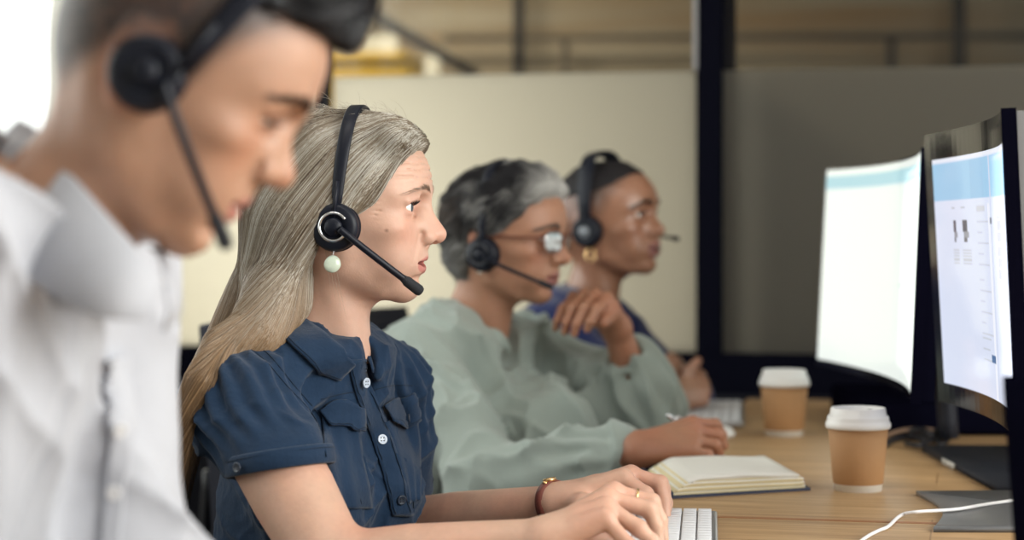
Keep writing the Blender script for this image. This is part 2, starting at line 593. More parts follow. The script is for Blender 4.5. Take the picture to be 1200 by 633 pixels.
def head_sdf(q):
    """q: dict of one person's measures"""
    g = q.get
    s = S()
    wj = g('jaw', 1.0); wf = g('wide', 1.0)
    hw = [w * (wj if z < -.03 else wf) for z, w in zip(HZ, HW)]
    dchin = g('chin', 0.0); dfore = g('fore', 0.0)
    hf = [f + (dchin if z < -.05 else (dfore if z > .04 else 0)) for z, f in zip(HZ, HF)]
    s.u(loft(HZ, hf, [b_ + g('occ', 0) * (b_ < -.05) for b_ in HB], hw, HX, HN, 2.1, .118, -.0885, .006, .022))
    s.u(ell((.000 + g('occ', 0) * .4, 0, .046), (.1005 - g('occ', 0) * .4, .0735 * wf, g('crown', .082))), .02)
    s.u(ell((-.035 + g('occ', 0), 0, .012), (.062, .066 * wf, .058)), .02)            # occiput
    # neck: from under the skull to the person's neck base
    nb = np.asarray(g('neck'), float); nr = g('neck_r', .052)
    s.u(chain([(g('neck_x0', -.022), 0, -.030), nb * .5 + V3(g('neck_x0', -.022) * .5, 0, -.02) * .5, nb], [nr * .97, nr * .95, nr * 1.08]), .03)
    for y in (1, -1):                                                   # sternomastoid cords
        s.u(rc((-.018, y * .052, -.02), nb + V3(.045, y * .012, -.0), .010, .010), .024)
    nf = V3(.020, 0, -.055)
    s.u(chain([nf, nb * .55 + V3(.034, 0, -.02) * .6, nb + V3(.035, 0, -.005)], [.022, .020, .022]), .03)  # throat
    # jaw line, cheek bones, brow, chin
    for y in (1, -1):
        s.u(chain([(.004, y * .0545 * wj, -.02), (.010, y * .050 * wj, -.050), (.050, y * .030 * wj, -.076), (.072 + dchin, y * .012, -.078)],
                  [.011, .011, .0095, .009]), .022)
        s.u(ell((.060, y * .046 * wf, -.006), (.020, .015, .012)), .018)
        s.u(ell((.064, y * .036, -.040), (.018, .014, .020)), .02)       # cheek
        s.u(chain([(.0945, y * .010, .0335), (.0895, y * .030, .038), (.068, y * .050, .034)],
                  [.0070 + g('brow', 0), .0068 + g('brow', 0), .0062]), .014)
    s.u(ell((.0745 + dchin, 0, -.072), (.0150, .0180, .0145)), .014)
    # eye sockets
    ez = g('ez', .0185); ex = g('ex', .0765); ey = .0310
    for y in (1, -1):
        s.sub(ell((.1005, y * .0310, ez + .001), (.0185, .0205, .0135)), .014)
        s.sub(ell((.100, y * .018, .016), (.016, .010, .011)), .012)
    # nose
    nx = g('nose_x', 0.0); nz = g('nose_z', 0.0); nwid = g('nose_w', 1.0); nbr = g('bridge', 0.0)
    tip = V3(.1135 + nx, 0, -.0125 + nz)
    s.u(chain([(.0915 + nbr, 0, .030), (.0975 + nbr, 0, .018), (.1045 + nbr * .6 + nx * .5, 0, .004), tip],
              [.0075, .0072, .0080, .0102 * g('tip', 1)]), .010)
    s.u(rc(tip + V3(-.004, 0, -.003), (.099, 0, -.0245 + nz * .5), .0068, .0065), .006)
    for y in (1, -1):
        s.u(rc((.092, y * .010 * nwid, .008), (.1005 + nx * .4, y * .0120 * nwid, -.0135 + nz), .0075, .0085), .012)
        s.u(ell((.1010 + nx * .4, y * .0135 * nwid, -.0165 + nz), (.0105, .0066 * nwid, .0080)), .004)
        s.sub(ell((.1085 + nx * .6, y * .0072 * nwid, -.0248 + nz), (.0062, .0034 * nwid, .0048), rot('Y', 20)), .003)
        # fold from the nostril to the mouth corner
        s.sub(chain([(.097, y * .0215, -.012), (.094, y * .0265, -.026), (.088, y * .0315, -.046)], [.0014, .0018, .0012]), g('fold', .005))
    # mouth
    fu = g('lips', 1.0); mo = g('open', .0015); mz = g('mz', -.0450)
    lx = g('lip_x', 0.0)
    s.u(ell((.0858, 0, mz), (.0135, .030, .020)), .012)
    for y in (1, -1):
        s.u(chain([(.0965 + lx, y * .0035, mz + .0058 + .0015 * fu), (.0938 + lx, y * .013, mz + .0048), (.0848, y * .0252, mz + .0008)],
                  [.0046 * fu, .0032 * fu, .0014]), .006)
    s.u(chain([(.0838, -.0258, mz - .0015), (.0908 + lx, -.013, mz - .0070 - mo), (.0925 + lx, 0, mz - .0085 - mo), (.0908 + lx, .013, mz - .0070 - mo), (.0838, .0258, mz - .0015)],
              [.0014, .0036 * fu, .0050 * fu, .0036 * fu, .0014]), .006)
    def mslit(p):                                                        # the parting between the lips
        y = np.abs(p[..., 1]); t = y / .0255
        h = .0005 + mo * np.maximum(0, 1 - t * t) - .5 * np.maximum(0, y - .0255)
        zc = mz - .0004 - mo * .45 - .0012 * np.cos(np.minimum(t, 1) * math.pi) * .6
        return np.maximum(np.abs(p[..., 2] - zc) - h, (.0755 + .006 * (1 - np.minimum(t, 1) ** 2)) - p[..., 0])
    s.add('s', mslit, V3(.072, -.030, mz - .012), V3(.11, .030, mz + .008), .0022)
    s.sub(rc((.1055, 0, -.026), (.1045, 0, mz + .010), .0022, .0022), .005)        # philtrum
    s.sub(chain([(.086, -.017, mz - .021), (.0985 + lx * .5, 0, mz - .0205), (.086, .017, mz - .021)], [.0035, .005, .0035]), .010)
    # eyelids: a skin ball round the eye, slit open down to the eyeball
    op = g('eye_open', .0052); dz = g('lid_z', 0.0)
    for y in (1, -1):
        c = V3(ex, y * ey, ez)
        s.u(ell(c, .0136), .0055)
        s.u(chain([c + V3(.0120, -y * .0125, .0062), c + V3(.0155, 0, .0118), c + V3(.0075, y * .0150, .0065)], [.0020, .0034, .0024]), .007)  # fold over the lid

        def slit(p, c=c, y=y):
            a = (p - c); t = a[..., 1] * y
            h = op * np.sqrt(np.maximum(1e-4, 1 - (t / .0142) ** 2)) - .6 * np.maximum(np.abs(t) - .0142, 0)
            d = np.abs(a[..., 2] - dz - .09 * t) - h
            return np.maximum(np.maximum(d * .9, -a[..., 0] + .001), .0113 - np.linalg.norm(a, axis=-1))
        s.add('s', slit, c - .017, c + .017, .0008)
        s.sub(chain([c + V3(.0098, -y * .0110, .0075 + dz), c + V3(.0130, 0, .0098 + dz), c + V3(.0068, y * .0130, .0070 + dz)], [.0006, .0008, .0006]), .0018)
        s.sub(chain([c + V3(.0105, -y * .0110, -.0100), c + V3(.0130, 0, -.0130), c + V3(.0060, y * .0140, -.0110)], [.0008, .001, .0008]), g('bag', .003))
    # ears
    for y in (1, -1):
        Rz = rot('Z', -y * 20) @ rot('Y', -14)
        c = V3(-.010, y * .0735 * wf, .006)
        s.u(ell(c, (.0185, .0060, .0315), Rz), .008)
        s.u(ell(c + Rz @ V3(.002, 0, -.024), (.0105, .0050, .0115), Rz), .006)
        s.sub(ell(c + Rz @ V3(.004, y * .007, -.004), (.0095, .0065, .0150), Rz), .004)
        s.sub(chain([c + Rz @ V3(.002, y * .0075, .022), c + Rz @ V3(-.009, y * .0075, .015), c + Rz @ V3(-.010, y * .0075, -.004)], [.0024, .0026, .002]), .003)
    lw = g('lower', 1.0)
    if lw != 1.0:                                                       # longer lower face
        def wz(p):
            p = np.array(p); z = p[..., 2]; p[..., 2] = np.where(z < -.03, -.03 + (z + .03) / lw, z); return p
        s.ops = [(o, (lambda p, f=f: f(wz(p))), l + np.array([0, 0, min(0, l[2] + .03) * (lw - 1)]), h + np.array([0, 0, min(0, h[2] + .03) * (lw - 1)]), k) for o, f, l, h, k in s.ops]
    # skin creases
    if g('lines', 0):
        A = g('lines')

        def cr(p):
            z = p[..., 2]; x = p[..., 0]
            w = ss(.040, .052, z) * ss(.088, .07, z) * ss(.055, .075, x)
            a = A * w * np.maximum(0, np.sin((z + .012 * np.abs(p[..., 1]) + .002 * vnoise(p * 90, 3)) * 2 * math.pi / .0085)) ** 4
            cz = np.abs(p[..., 1])
            w2 = ss(.060, .050, x) * ss(.040, .050, x) * np.exp(-((z - ez) / .013) ** 2)
            a = a + A * w2 * np.maximum(0, np.sin((z - ez) * (1 + (.065 - x) * 14) * 2 * math.pi / .0065)) ** 4
            w3 = np.exp(-((x - .085) / .012) ** 2 - ((z + .030) / .006) ** 2) * ss(.02, .012, cz)
            a = a + A * .5 * w3 * np.maximum(0, np.sin(p[..., 1] * 2 * math.pi / .0045)) ** 3
            return a
        s.disp(cr, (.02, -.08, -.06), (.13, .08, .1))
    return s


def skin_col(p, base, q):
    """natural colouring of the skin by place: lips, cheeks, ears, lids"""
    g = q.get
    lw = g('lower', 1.0); p = np.array(p); p[:, 2] = np.where(p[:, 2] < -.03, -.03 + (p[:, 2] + .03) / lw, p[:, 2])
    base = np.asarray(base, float); mz = g('mz', -.045); mo = g('open', .0015); lx = g('lip_x', 0)
    x, y, z = p[:, 0], np.abs(p[:, 1]), p[:, 2]
    c = np.tile(base, (len(p), 1))
    n = vnoise(p * 60, 11)[:, None] * .05 + vnoise(p * 220, 12)[:, None] * .035
    c *= 1 + n
    red = np.asarray(g('red', (1.0, .80, .74)), float)
    wr = .55 * np.exp(-((x - .078) / .022) ** 2 - ((y - .044) / .018) ** 2 - ((z + .010) / .020) ** 2)
    wr = wr + .6 * np.exp(-((x - .114) / .014) ** 2 - (y / .014) ** 2 - ((z + .014) / .012) ** 2)
    wr = wr + .6 * ss(.066, .073, y) * ss(.02, .0, x) * ss(-.035, -.02, z)
    wr = wr + .35 * np.exp(-((x - .085) / .02) ** 2 - ((y - .032) / .02) ** 2 - ((z - .0185) / .011) ** 2)
    wr = np.clip(wr, 0, 1)[:, None]
    c = c * (1 - wr + wr * red)
    # lips
    yy = np.clip(y / .0262, 0, 1)
    up = mz + (.0088 * g('lips', 1) - .0078 * yy ** 1.5 - .002 * np.exp(-(y / .003) ** 2))
    lo = mz - mo - (.0122 * g('lips', 1)) * np.sqrt(np.maximum(0, 1 - yy ** 2)) - .0005
    wl = ss(.0014, -.0008, z - up) * ss(.0014, -.0008, lo - z) * ss(.0275, .0255, y) * ss(.076, .081, x)
    c = c * (1 - wl[:, None]) + np.asarray(g('lipcol'), float) * (1 + n) * wl[:, None]
    # inside the mouth and nostrils: darker flesh
    for (m0, m1, m2) in g('moles', []):
        d = np.hypot(p[:, 0] - m0, p[:, 2] - m2) + .1 * (p[:, 1] * m1 < 0)
        w = ss(.0028, .0010, d)[:, None] * .55; c = c * (1 - w) + V3(.12, .05, .035) * w
    for fn in g('paint', []):
        c = fn(p, c)
    return np.clip(c, 0, 1)


def eye_mesh(q, y, gaze):
    """eyeball with iris and pupil coloured by angle; gaze = (yaw, pitch) degrees in the head frame"""
    ex, ez = q.get('ex', .0765), q.get('ez', .0185)
    pr = [(max(1e-4, math.sin(t)), math.cos(t)) for t in np.concatenate([np.linspace(0, .6, 16), np.linspace(.64, math.pi, 14)])]
    v, f = lathe(pr, 32)
    ang = np.arccos(np.clip(v[:, 2], -1, 1))
    R = rot('Z', gaze[0]) @ rot('Y', -gaze[1]) @ rot('Y', 90)
    bulge = 1 + .05 * np.exp(-(ang / .42) ** 2)
    col = np.tile(V3(.78, .74, .70), (len(v), 1))
    iris = np.asarray(q.get('iris', (.10, .075, .05)))
    w = ss(.50, .46, ang)[:, None]; col = col * (1 - w) + iris * w
    w = (ss(.52, .47, ang) * ss(.40, .46, ang))[:, None]; col = col * (1 - w) + iris * .35 * w
    w = ss(.20, .17, ang)[:, None]; col = col * (1 - w) + .006 * w
    v = (v * .0119 * bulge[:, None]) @ R.T + V3(ex, y * .031, ez)
    return (v, f), col


def brow_paths(q, sdf, n, y, rs, thick=1.0):
    """short hairs laid along the brow ridge"""
    t = rs.random(n); 
    ang = np.radians(q.get('brow_rise', 0))
    by = .011 + t * .038
    bz = q.get('brow_z', .0365) + .006 * np.sin(t * math.pi * .8) - .004 * t ** 3 + (rs.random(n) - .5) * .0075 * thick * (1 - .6 * t)
    p = np.stack([np.full(n, .11) - .035 * t ** 2, y * by, bz], 1)
    p = sdf.project(p, .0, 6)
    L = .0075 + .004 * rs.random(n)
    out = []
    d = np.stack([-.25 - .5 * t, y * (.6 + .4 * t), .75 - 1.1 * t + .3 * (rs.random(n) - .5)], 1)
    m = 6
    for k in range(m):
        out.append(p.copy())
        gr = sdf.grad(p); dd = d - gr * (d * gr).sum(1)[:, None]; dd /= np.linalg.norm(dd, axis=1)[:, None] + 1e-9
        p = p + dd * (L / (m - 1))[:, None] + gr * .0003
    return np.stack(out, 1)


def lash_paths(q, y, rs, n=60):
    c = V3(q.get('ex', .0765), y * .031, q.get('ez', .0185)); op = q.get('eye_open', .0052); dz = q.get('lid_z', 0)
    out = []
    for t in np.linspace(-.0115, .0128, n):
        h = op * math.sqrt(max(0, 1 - (t / .0142) ** 2)) + dz + .09 * t
        r = math.sqrt(max(1e-8, .0133 ** 2 - t * t - h * h))
        p0 = c + V3(r, y * t, h)
        dr = nrm(V3(1, y * t / .0128 * .8 + .1 * (rs.random() - .5), .1))
        L = .0065 + .002 * rs.random()
        out.append([p0 + dr * L * k - V3(0, 0, .001) * math.sin(k * 3.14) + V3(0, 0, .0028) * k * k for k in np.linspace(0, 1, 5)])
    return np.array(out)


# ------------------------------------------------------------------ headsets (same frame as the head)
def headset(M, q, label, group='call centre headsets'):
    """cups over both ears, sprung band over the crown, boom with a microphone on the right side"""
    g = q.get
    root = thing('headset', label, 'headset', app(M, (0, 0, .0)), group)
    c = np.asarray(g('cup', (-.004, -.080, .004)), float); R = g('cup_r', .029)
    def place(vf): return (app(M, vf[0]), vf[1])
    # cup axis: outward along -y; tilted a little forward/back
    for sgn in (-1, 1):
        cc = c * V3(1, -sgn, 1) if sgn == 1 else c
        A = rot('Z', g('cup_yaw', 0) * -sgn) @ rot('X', 90 if sgn < 0 else -90)      # +z of the lathe -> outward
        pad = lathe([(R * .62, -.016), (R * .93, -.0155), (R * 1.0, -.010), (R * 1.0, -.004), (R * .93, .0), (R * .5, .001)], 48)
        o = part('ear_cushion', place(xf(pad, A, cc)), MAT['leather'], root)
        shell = lathe([(R * .90, -.004), (R * .97, .0), (R * .97, .004), (R * .90, .0085), (R * .78, .0105), (R * .50, .0112), (R * .47, .0105), (.0001, .0105)], 48)
        sh = part('ear_cup', place(xf(shell, A, cc)), MAT['plastic'], root)
        if sgn < 0 and g('ring', True):
            rg = []
            th = np.radians(np.linspace(20 + g('ring_gap', 0), 330, 40))
            rr = R * .55
            rp = np.stack([rr * np.cos(th), rr * np.sin(th), np.full(40, .0122)], 1)
            part('trim_ring', place(xf(tube(rp, .0021, 8), A, cc)), MAT[g('ring_mat', 'chrome')], sh, label=g('ring_label', 'chrome ring on the black ear cup'))
        if sgn < 0:
            hub = lathe([(R * .36, .009), (R * .36, .014), (R * .30, .0165), (.0001, .0168)], 32)
            part('pivot', place(xf(hub, A, cc + A @ V3(*g('pivot', (0, 0, 0))))), MAT[g('hub_mat', 'plastic')], root)
    # band
    lean = g('lean', .012); top = g('top', .140); hwid = abs(c[1]) + .004
    pts = []
    for t in np.linspace(-1, 1, 41):
        a = t * math.pi / 2
        y = -hwid * math.copysign(abs(math.sin(a)) ** .75, a) * -1
        z0 = c[2] + R * .4
        z = z0 + (top - z0) * max(0, math.cos(a)) ** .62
        x = c[0] + g('band_x', 0.0) + lean * (z - z0) / (top - z0)
        pts.append((x, y, z))
    pts = np.array(pts)
    # flat strip: width along x
    bw = g('band_w', .0075); th = .0022
    t_, N_, B_ = frames(pts)
    X = np.tile(V3(1, 0, 0), (len(pts), 1)); X -= t_ * (X * t_).sum(1)[:, None]; X /= np.linalg.norm(X, axis=1)[:, None]
    Nn = np.cross(t_, X)
    w = bw * (1 - .22 * np.abs(np.linspace(-1, 1, 41)) ** 6)
    sec = [(-1, -.4), (-.85, -1), (.85, -1), (1, -.4), (1, .4), (.85, 1), (-.85, 1), (-1, .4)]
    v = []; f = []
    for i in range(len(pts)):
        for a, b in sec: v.append(pts[i] + X[i] * a * w[i] + Nn[i] * b * th)
    for i in range(len(pts) - 1):
        for j in range(8):
            k = (j + 1) % 8
            f.append((i * 8 + j, i * 8 + k, (i + 1) * 8 + k, (i + 1) * 8 + j))
    f.append(tuple(range(8))[::-1]); f.append(tuple((len(pts) - 1) * 8 + j for j in range(8)))
    hb = part('headband', place((np.array(v), f)), MAT['plastic'], root)
    # padded under the crown
    m = slice(9, 32)
    pv = pts[m] - Nn[m] * 0 
    cush = []
    ins = np.array([nrm(V3(0, 0, .03) * 1.0 - p * V3(0, 1, 1)) for p in pv])
    pad = tube(pv + ins * .004, .0062, 10, flat=1.0)
    part('band_cushion', place(pad), MAT['leather'], hb)
    # arms from the band to the cups
    for sgn in (-1, 1):
        y = sgn * (hwid + .0015)
        e = V3(c[0] + g('band_x', 0), y, c[2] + R * .35); d = e + V3(lean * .25, 0, .042)
        part('slider', place(tube([e, (e + d) / 2, d], [.0078, .0074, .0066], 10, flat=.4)), MAT['plastic'], root)
    # boom
    e = np.asarray(g('boom_end', (.085, -.052, -.062)), float)
    bs = g('boom_side', -1)
    p0 = c * V3(1, -bs, 1) + V3(*g('boom_from', (0.004, -.017, -.003))) * V3(1, -bs, 1)
    mid = (p0 + e) / 2 + V3(0, -bs * g('bow', -.006), 0)
    path = spline([p0, p0 * .6 + mid * .4 + V3(0, -.001, 0), mid, mid * .4 + e * .6 + V3(0, -.001, 0), e], 24)
    rb = g('boom_r', .0036)
    part('boom', place(tube(path, rb, 10)), MAT['plastic'], root)
    dr = nrm(path[-1] - path[-3])
    ml = g('mic_len', .022)
    mp = [e - dr * .003, e, e + dr * .003, e + dr * (ml - .004), e + dr * (ml - .001), e + dr * ml]
    part('microphone', place(tube(mp, [rb, rb * 1.15, rb * 1.45, rb * 1.55, rb * 1.25, rb * .7], 14)), MAT['foam'], root)
    return root
# ------------------------------------------------------------------ the room (turned 12.5 degrees against the lens axis)
ANG = 12.5
RU = rot('Z', -ANG)                       # columns: u (to the screens), v (away), z
UU, VV = RU[:, 0], RU[:, 1]
Q0 = V3(233 / F * 4.6, 4.6, 0)            # foot of the black post between the glass panels


def R_(u, v, z):                          # room frame with its origin at the post's foot
    return Q0 + UU * u + VV * v + V3(0, 0, z)


def rbox(lo, hi, bev=0):
    return xf(box(V3(*lo), V3(*hi), bev), RU, Q0)


def pu(x, v=0.0):                         # u on the line v for a photo column
    k = (x - 600) / F
    p = Q0 + VV * v
    return (k * p[1] - p[0]) / (UU[0] - k * UU[1])


simple('frame_black', (.0022, .0024, .007), .7, spec=.04)
simple('plaster', (.62, .59, .53), .9, noise=(3, .06), bump=(40, .1))
simple('ceiling_paint', (.55, .53, .50), .9)
simple('floor_vinyl', (.16, .15, .15), .6, noise=(4, .15))
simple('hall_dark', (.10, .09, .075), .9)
simple('aluminium', (.42, .43, .45), .35, metal=1)
simple('yellow_paint', (.62, .40, .03), .5)
simple('steel_dark', (.010, .011, .018), .6, spec=.2)
simple('steel_brown', (.10, .085, .07), .6)
simple('white_board', (.70, .70, .64), .6)


def glass_mats():
    m, nt, b, out = new_mat('frosted')
    nt.nodes.remove(b)
    d = nt.nodes.new('ShaderNodeBsdfDiffuse'); t = nt.nodes.new('ShaderNodeBsdfTranslucent'); g = nt.nodes.new('ShaderNodeBsdfGlossy')
    for q, c in ((d, (.10, .095, .085)), (t, (.88, .86, .77))): q.inputs['Color'].default_value = (*c, 1)
    g.inputs['Roughness'].default_value = .35
    m1 = nt.nodes.new('ShaderNodeMixShader'); m1.inputs[0].default_value = .70
    m2 = nt.nodes.new('ShaderNodeMixShader'); m2.inputs[0].default_value = .05
    L = nt.links.new
    L(d.outputs[0], m1.inputs[1]); L(t.outputs[0], m1.inputs[2]); L(m1.outputs[0], m2.inputs[1]); L(g.outputs[0], m2.inputs[2]); L(m2.outputs[0], out.inputs['Surface'])
    MAT['frosted'] = m
    m, nt, b, out = new_mat('clear_glass')
    nt.nodes.remove(b)
    t = nt.nodes.new('ShaderNodeBsdfTransparent'); t.inputs['Color'].default_value = (.93, .93, .90, 1)
    g = nt.nodes.new('ShaderNodeBsdfGlossy'); g.inputs['Roughness'].default_value = .02
    lw = nt.nodes.new('ShaderNodeLayerWeight'); lw.inputs['Blend'].default_value = .5
    pw = nt.nodes.new('ShaderNodeMath'); pw.operation = 'POWER'; pw.inputs[1].default_value = 5
    fr = nt.nodes.new('ShaderNodeMath'); fr.operation = 'MULTIPLY_ADD'; fr.inputs[1].default_value = .5; fr.inputs[2].default_value = .025
    nt.links.new(lw.outputs['Facing'], pw.inputs[0]); nt.links.new(pw.outputs[0], fr.inputs[0])
    mx = nt.nodes.new('ShaderNodeMixShader')
    L = nt.links.new
    L(fr.outputs[0], mx.inputs[0]); L(t.outputs[0], mx.inputs[1]); L(g.outputs[0], mx.inputs[2]); L(mx.outputs[0], out.inputs['Surface'])
    MAT['clear_glass'] = m
    # board wall of the hall behind: broad worn bands of brown and grey
    m, nt, b, out = new_mat('hall_wall')
    tc = nt.nodes.new('ShaderNodeTexCoord'); mp = nt.nodes.new('ShaderNodeMapping'); mp.inputs['Scale'].default_value = (.25, .25, 3.2)
    n = nt.nodes.new('ShaderNodeTexNoise'); n.inputs['Scale'].default_value = 2.2; n.inputs['Detail'].default_value = 4
    cr = nt.nodes.new('ShaderNodeValToRGB')
    e = cr.color_ramp.elements; e[0].position = .32; e[0].color = (.30, .20, .11, 1); e[1].position = .68; e[1].color = (.42, .38, .31, 1)
    k = e.new(.5); k.color = (.34, .29, .22, 1)
    L = nt.links.new
    L(tc.outputs['Object'], mp.inputs['Vector']); L(mp.outputs[0], n.inputs['Vector']); L(n.outputs['Fac'], cr.inputs[0]); L(cr.outputs[0], b.inputs['Base Color'])
    b.inputs['Roughness'].default_value = .9
    MAT['hall_wall'] = m


glass_mats()
UL, UR = -1.443, 2.1                      # left and right wall of the office
VB = -5.6                                 # behind the camera
TOPZ, RAIL, FROST = 2.75, .808, 1.4405
struct('floor', rbox((-4.1, VB, -.1), (5, 7.5, 0)), MAT['floor_vinyl'])
struct('ceiling', rbox((UL - .1, VB, TOPZ), (UR + .1, .1, TOPZ + .1)), MAT['ceiling_paint'])
struct('ceiling_hall', rbox((-4.1, .1, TOPZ), (4, 7.5, TOPZ + .1)), MAT['hall_dark'])
# left wall with its long window
W0, W1, WS, WT = -3.6, -.008, .95, 2.35
struct('wall_left', merge(rbox((UL - .15, VB, 0), (UL, 0, WS)), rbox((UL - .15, VB, WT), (UL, 0, TOPZ)),
                          rbox((UL - .15, VB, WS), (UL, W0, WT)), rbox((UL - .15, W1, WS), (UL, 0.0, WT))), MAT['plaster'])
struct('window_1', rbox((UL - .09, W0, WS), (UL - .084, W1, WT)), MAT['clear_glass'])
struct('trim_1', merge(*[rbox((UL - .12, v - .02, WS), (UL - .06, v + .02, WT)) for v in (W0 + .02, -2.5, -1.4)],
                       rbox((UL - .12, W0, WS), (UL - .06, W1, WS + .04)), rbox((UL - .12, W0, WT - .04), (UL - .06, W1, WT))), MAT['white_board'])
struct('wall_right', merge(rbox((UR, VB, 0), (UR + .15, 0, .9)), rbox((UR, VB, 2.4), (UR + .15, 0, TOPZ)), rbox((UR, -1.9, .9), (UR + .15, 0, 2.4)),
                           rbox((UR, VB, .9), (UR + .15, -5.2, 2.4))), MAT['plaster'])
struct('window_2', rbox((UR + .07, -5.2, .9), (UR + .076, -1.9, 2.4)), MAT['clear_glass'])
struct('wall_front', rbox((UL - .15, VB - .15, 0), (UR + .15, VB, TOPZ)), MAT['plaster'])
# partition: lower rail, posts, frosted panes, clear panes above
us = [UL, pu(378) , 0.0, .908, UR]
PW = .028
struct('wall_back', rbox((UL, -.03, 0), (UR, .03, RAIL - .09)), MAT['steel_dark'])
struct('trim_2', rbox((UL, -.035, RAIL - .09), (UR, .035, RAIL)), MAT['frame_black'])
for i, u in enumerate(us[1:-1]):
    w = PW if i else .011
    struct('trim_%d' % (3 + i), rbox((u - w, -.04, RAIL), (u + w, .04, TOPZ)), MAT['frame_black'])
struct('trim_6', rbox((pu(854.5) - .0145, .0, FROST), (pu(854.5) + .0125, .03, TOPZ)), MAT['frame_black'])
struct('trim_7', rbox((pu(817) - .004, -.045, FROST), (pu(817) + .006, -.005, TOPZ)), MAT['aluminium'])
n = 3
for i in range(len(us) - 1):
    a, b = us[i] + (PW if i else 0), us[i + 1] - (PW if i < len(us) - 2 else 0)
    struct('window_%d' % n, rbox((a, -.004, RAIL), (b, .004, FROST)), MAT['frosted']); n += 1
    struct('window_%d' % n, rbox((a, -.003, FROST), (b, .003, TOPZ)), MAT['clear_glass']); n += 1

# the hall beyond the glass
HV = 5.0
struct('wall_far', rbox((-3.5, HV, 0), (4, HV + .15, TOPZ)), MAT['hall_wall'])
_a, _b = R_(UL - .02, .03, 0), R_(-3.50, HV + .1, 0)                   # this side of the hall runs off at a slant
_n = nrm(np.cross(_b - _a, V3(0, 0, 1))) * .05
struct('wall_hall_left', (np.array([q + V3(0, 0, z) for z in (0, TOPZ) for q in (_a + _n, _b + _n, _b - _n, _a - _n)]),
                          [(3, 2, 1, 0), (4, 5, 6, 7), (0, 1, 5, 4), (1, 2, 6, 5), (2, 3, 7, 6), (3, 0, 4, 7)]), MAT['plaster'])
struct('wall_hall_right', rbox((4, .1, 0), (4.1, HV, TOPZ)), MAT['hall_dark'])
def hz(y, x, v):                          # height seen at a photo row on the plane v
    p = R_(pu(x, v), v, 0)
    return CAMZ + (HOR - y) / F * p[1]
struct('light_blocker', rbox((.01, .06, 0), (.05, 2.2, FROST - .01)), MAT['hall_dark'])  # added out of sight below the frost line to shade the right pane
hb = HV - .15
def hbar(x0, y0, x1, y1, wpx, mat, name, v=hb):
    a = R_(pu(x0, v), v, hz(y0, x0, v)); b = R_(pu(x1, v), v, hz(y1, x1, v))
    r = wpx / 2 / F * a[1]
    return struct(name, tube([a, (a + b) / 2, b], r, 12), MAT[mat], True)
hbar(520, 45, 1330, 41, 8, 'steel_brown', 'beam_1')
hbar(608, -60, 608, 140, 13, 'steel_dark', 'beam_2')
hbar(663, 45, 663, 140, 9, 'steel_brown', 'beam_3')
hbar(1045, 45, 1045, 140, 10, 'steel_dark', 'beam_4')
hbar(1124, -60, 1124, 140, 16, 'steel_dark', 'beam_5')
hbar(395, -8, 560, 90, 12, 'steel_dark', 'beam_6', hb - .4)
hbar(445, 0, 428, 90, 8, 'steel_brown', 'beam_7')
# yellow cupboard and a pale board leaning on the hall wall
cv = 4.15
zt = hz(66, 430, cv)
cb = thing('cupboard', 'yellow cupboard standing beyond the frosted glass at upper left', 'cupboard', R_(pu(430, cv), cv, 0))
part('body', rbox((pu(384, cv), cv - .18, .04), (pu(484, cv), cv + .2, zt - .03), .006), MAT['yellow_paint'], cb)
part('top', rbox((pu(383, cv), cv - .2, zt - .03), (pu(486, cv), cv + .2, zt), .004), MAT['yellow_paint'], cb)
part('base', rbox((pu(388, cv), cv - .16, 0), (pu(480, cv), cv + .18, .04)), MAT['steel_dark'], cb)
bl = hb - .05
wb = whole('board', rbox((pu(488, bl), bl - .02, 0), (pu(515, bl), bl + .02, hz(66, 500, bl)), .004), MAT['white_board'], R_(pu(500, bl), bl, 0),
           'narrow pale board upright against the far wall beyond the glass', 'board')
wb2 = whole('board', rbox((pu(425, bl), bl - .02, 0), (pu(466, bl), bl + .02, hz(42, 440, bl)), .004), MAT['white_board'], R_(pu(445, bl), bl, 0),
            'pale board rising above the yellow cupboard beyond the glass', 'board')
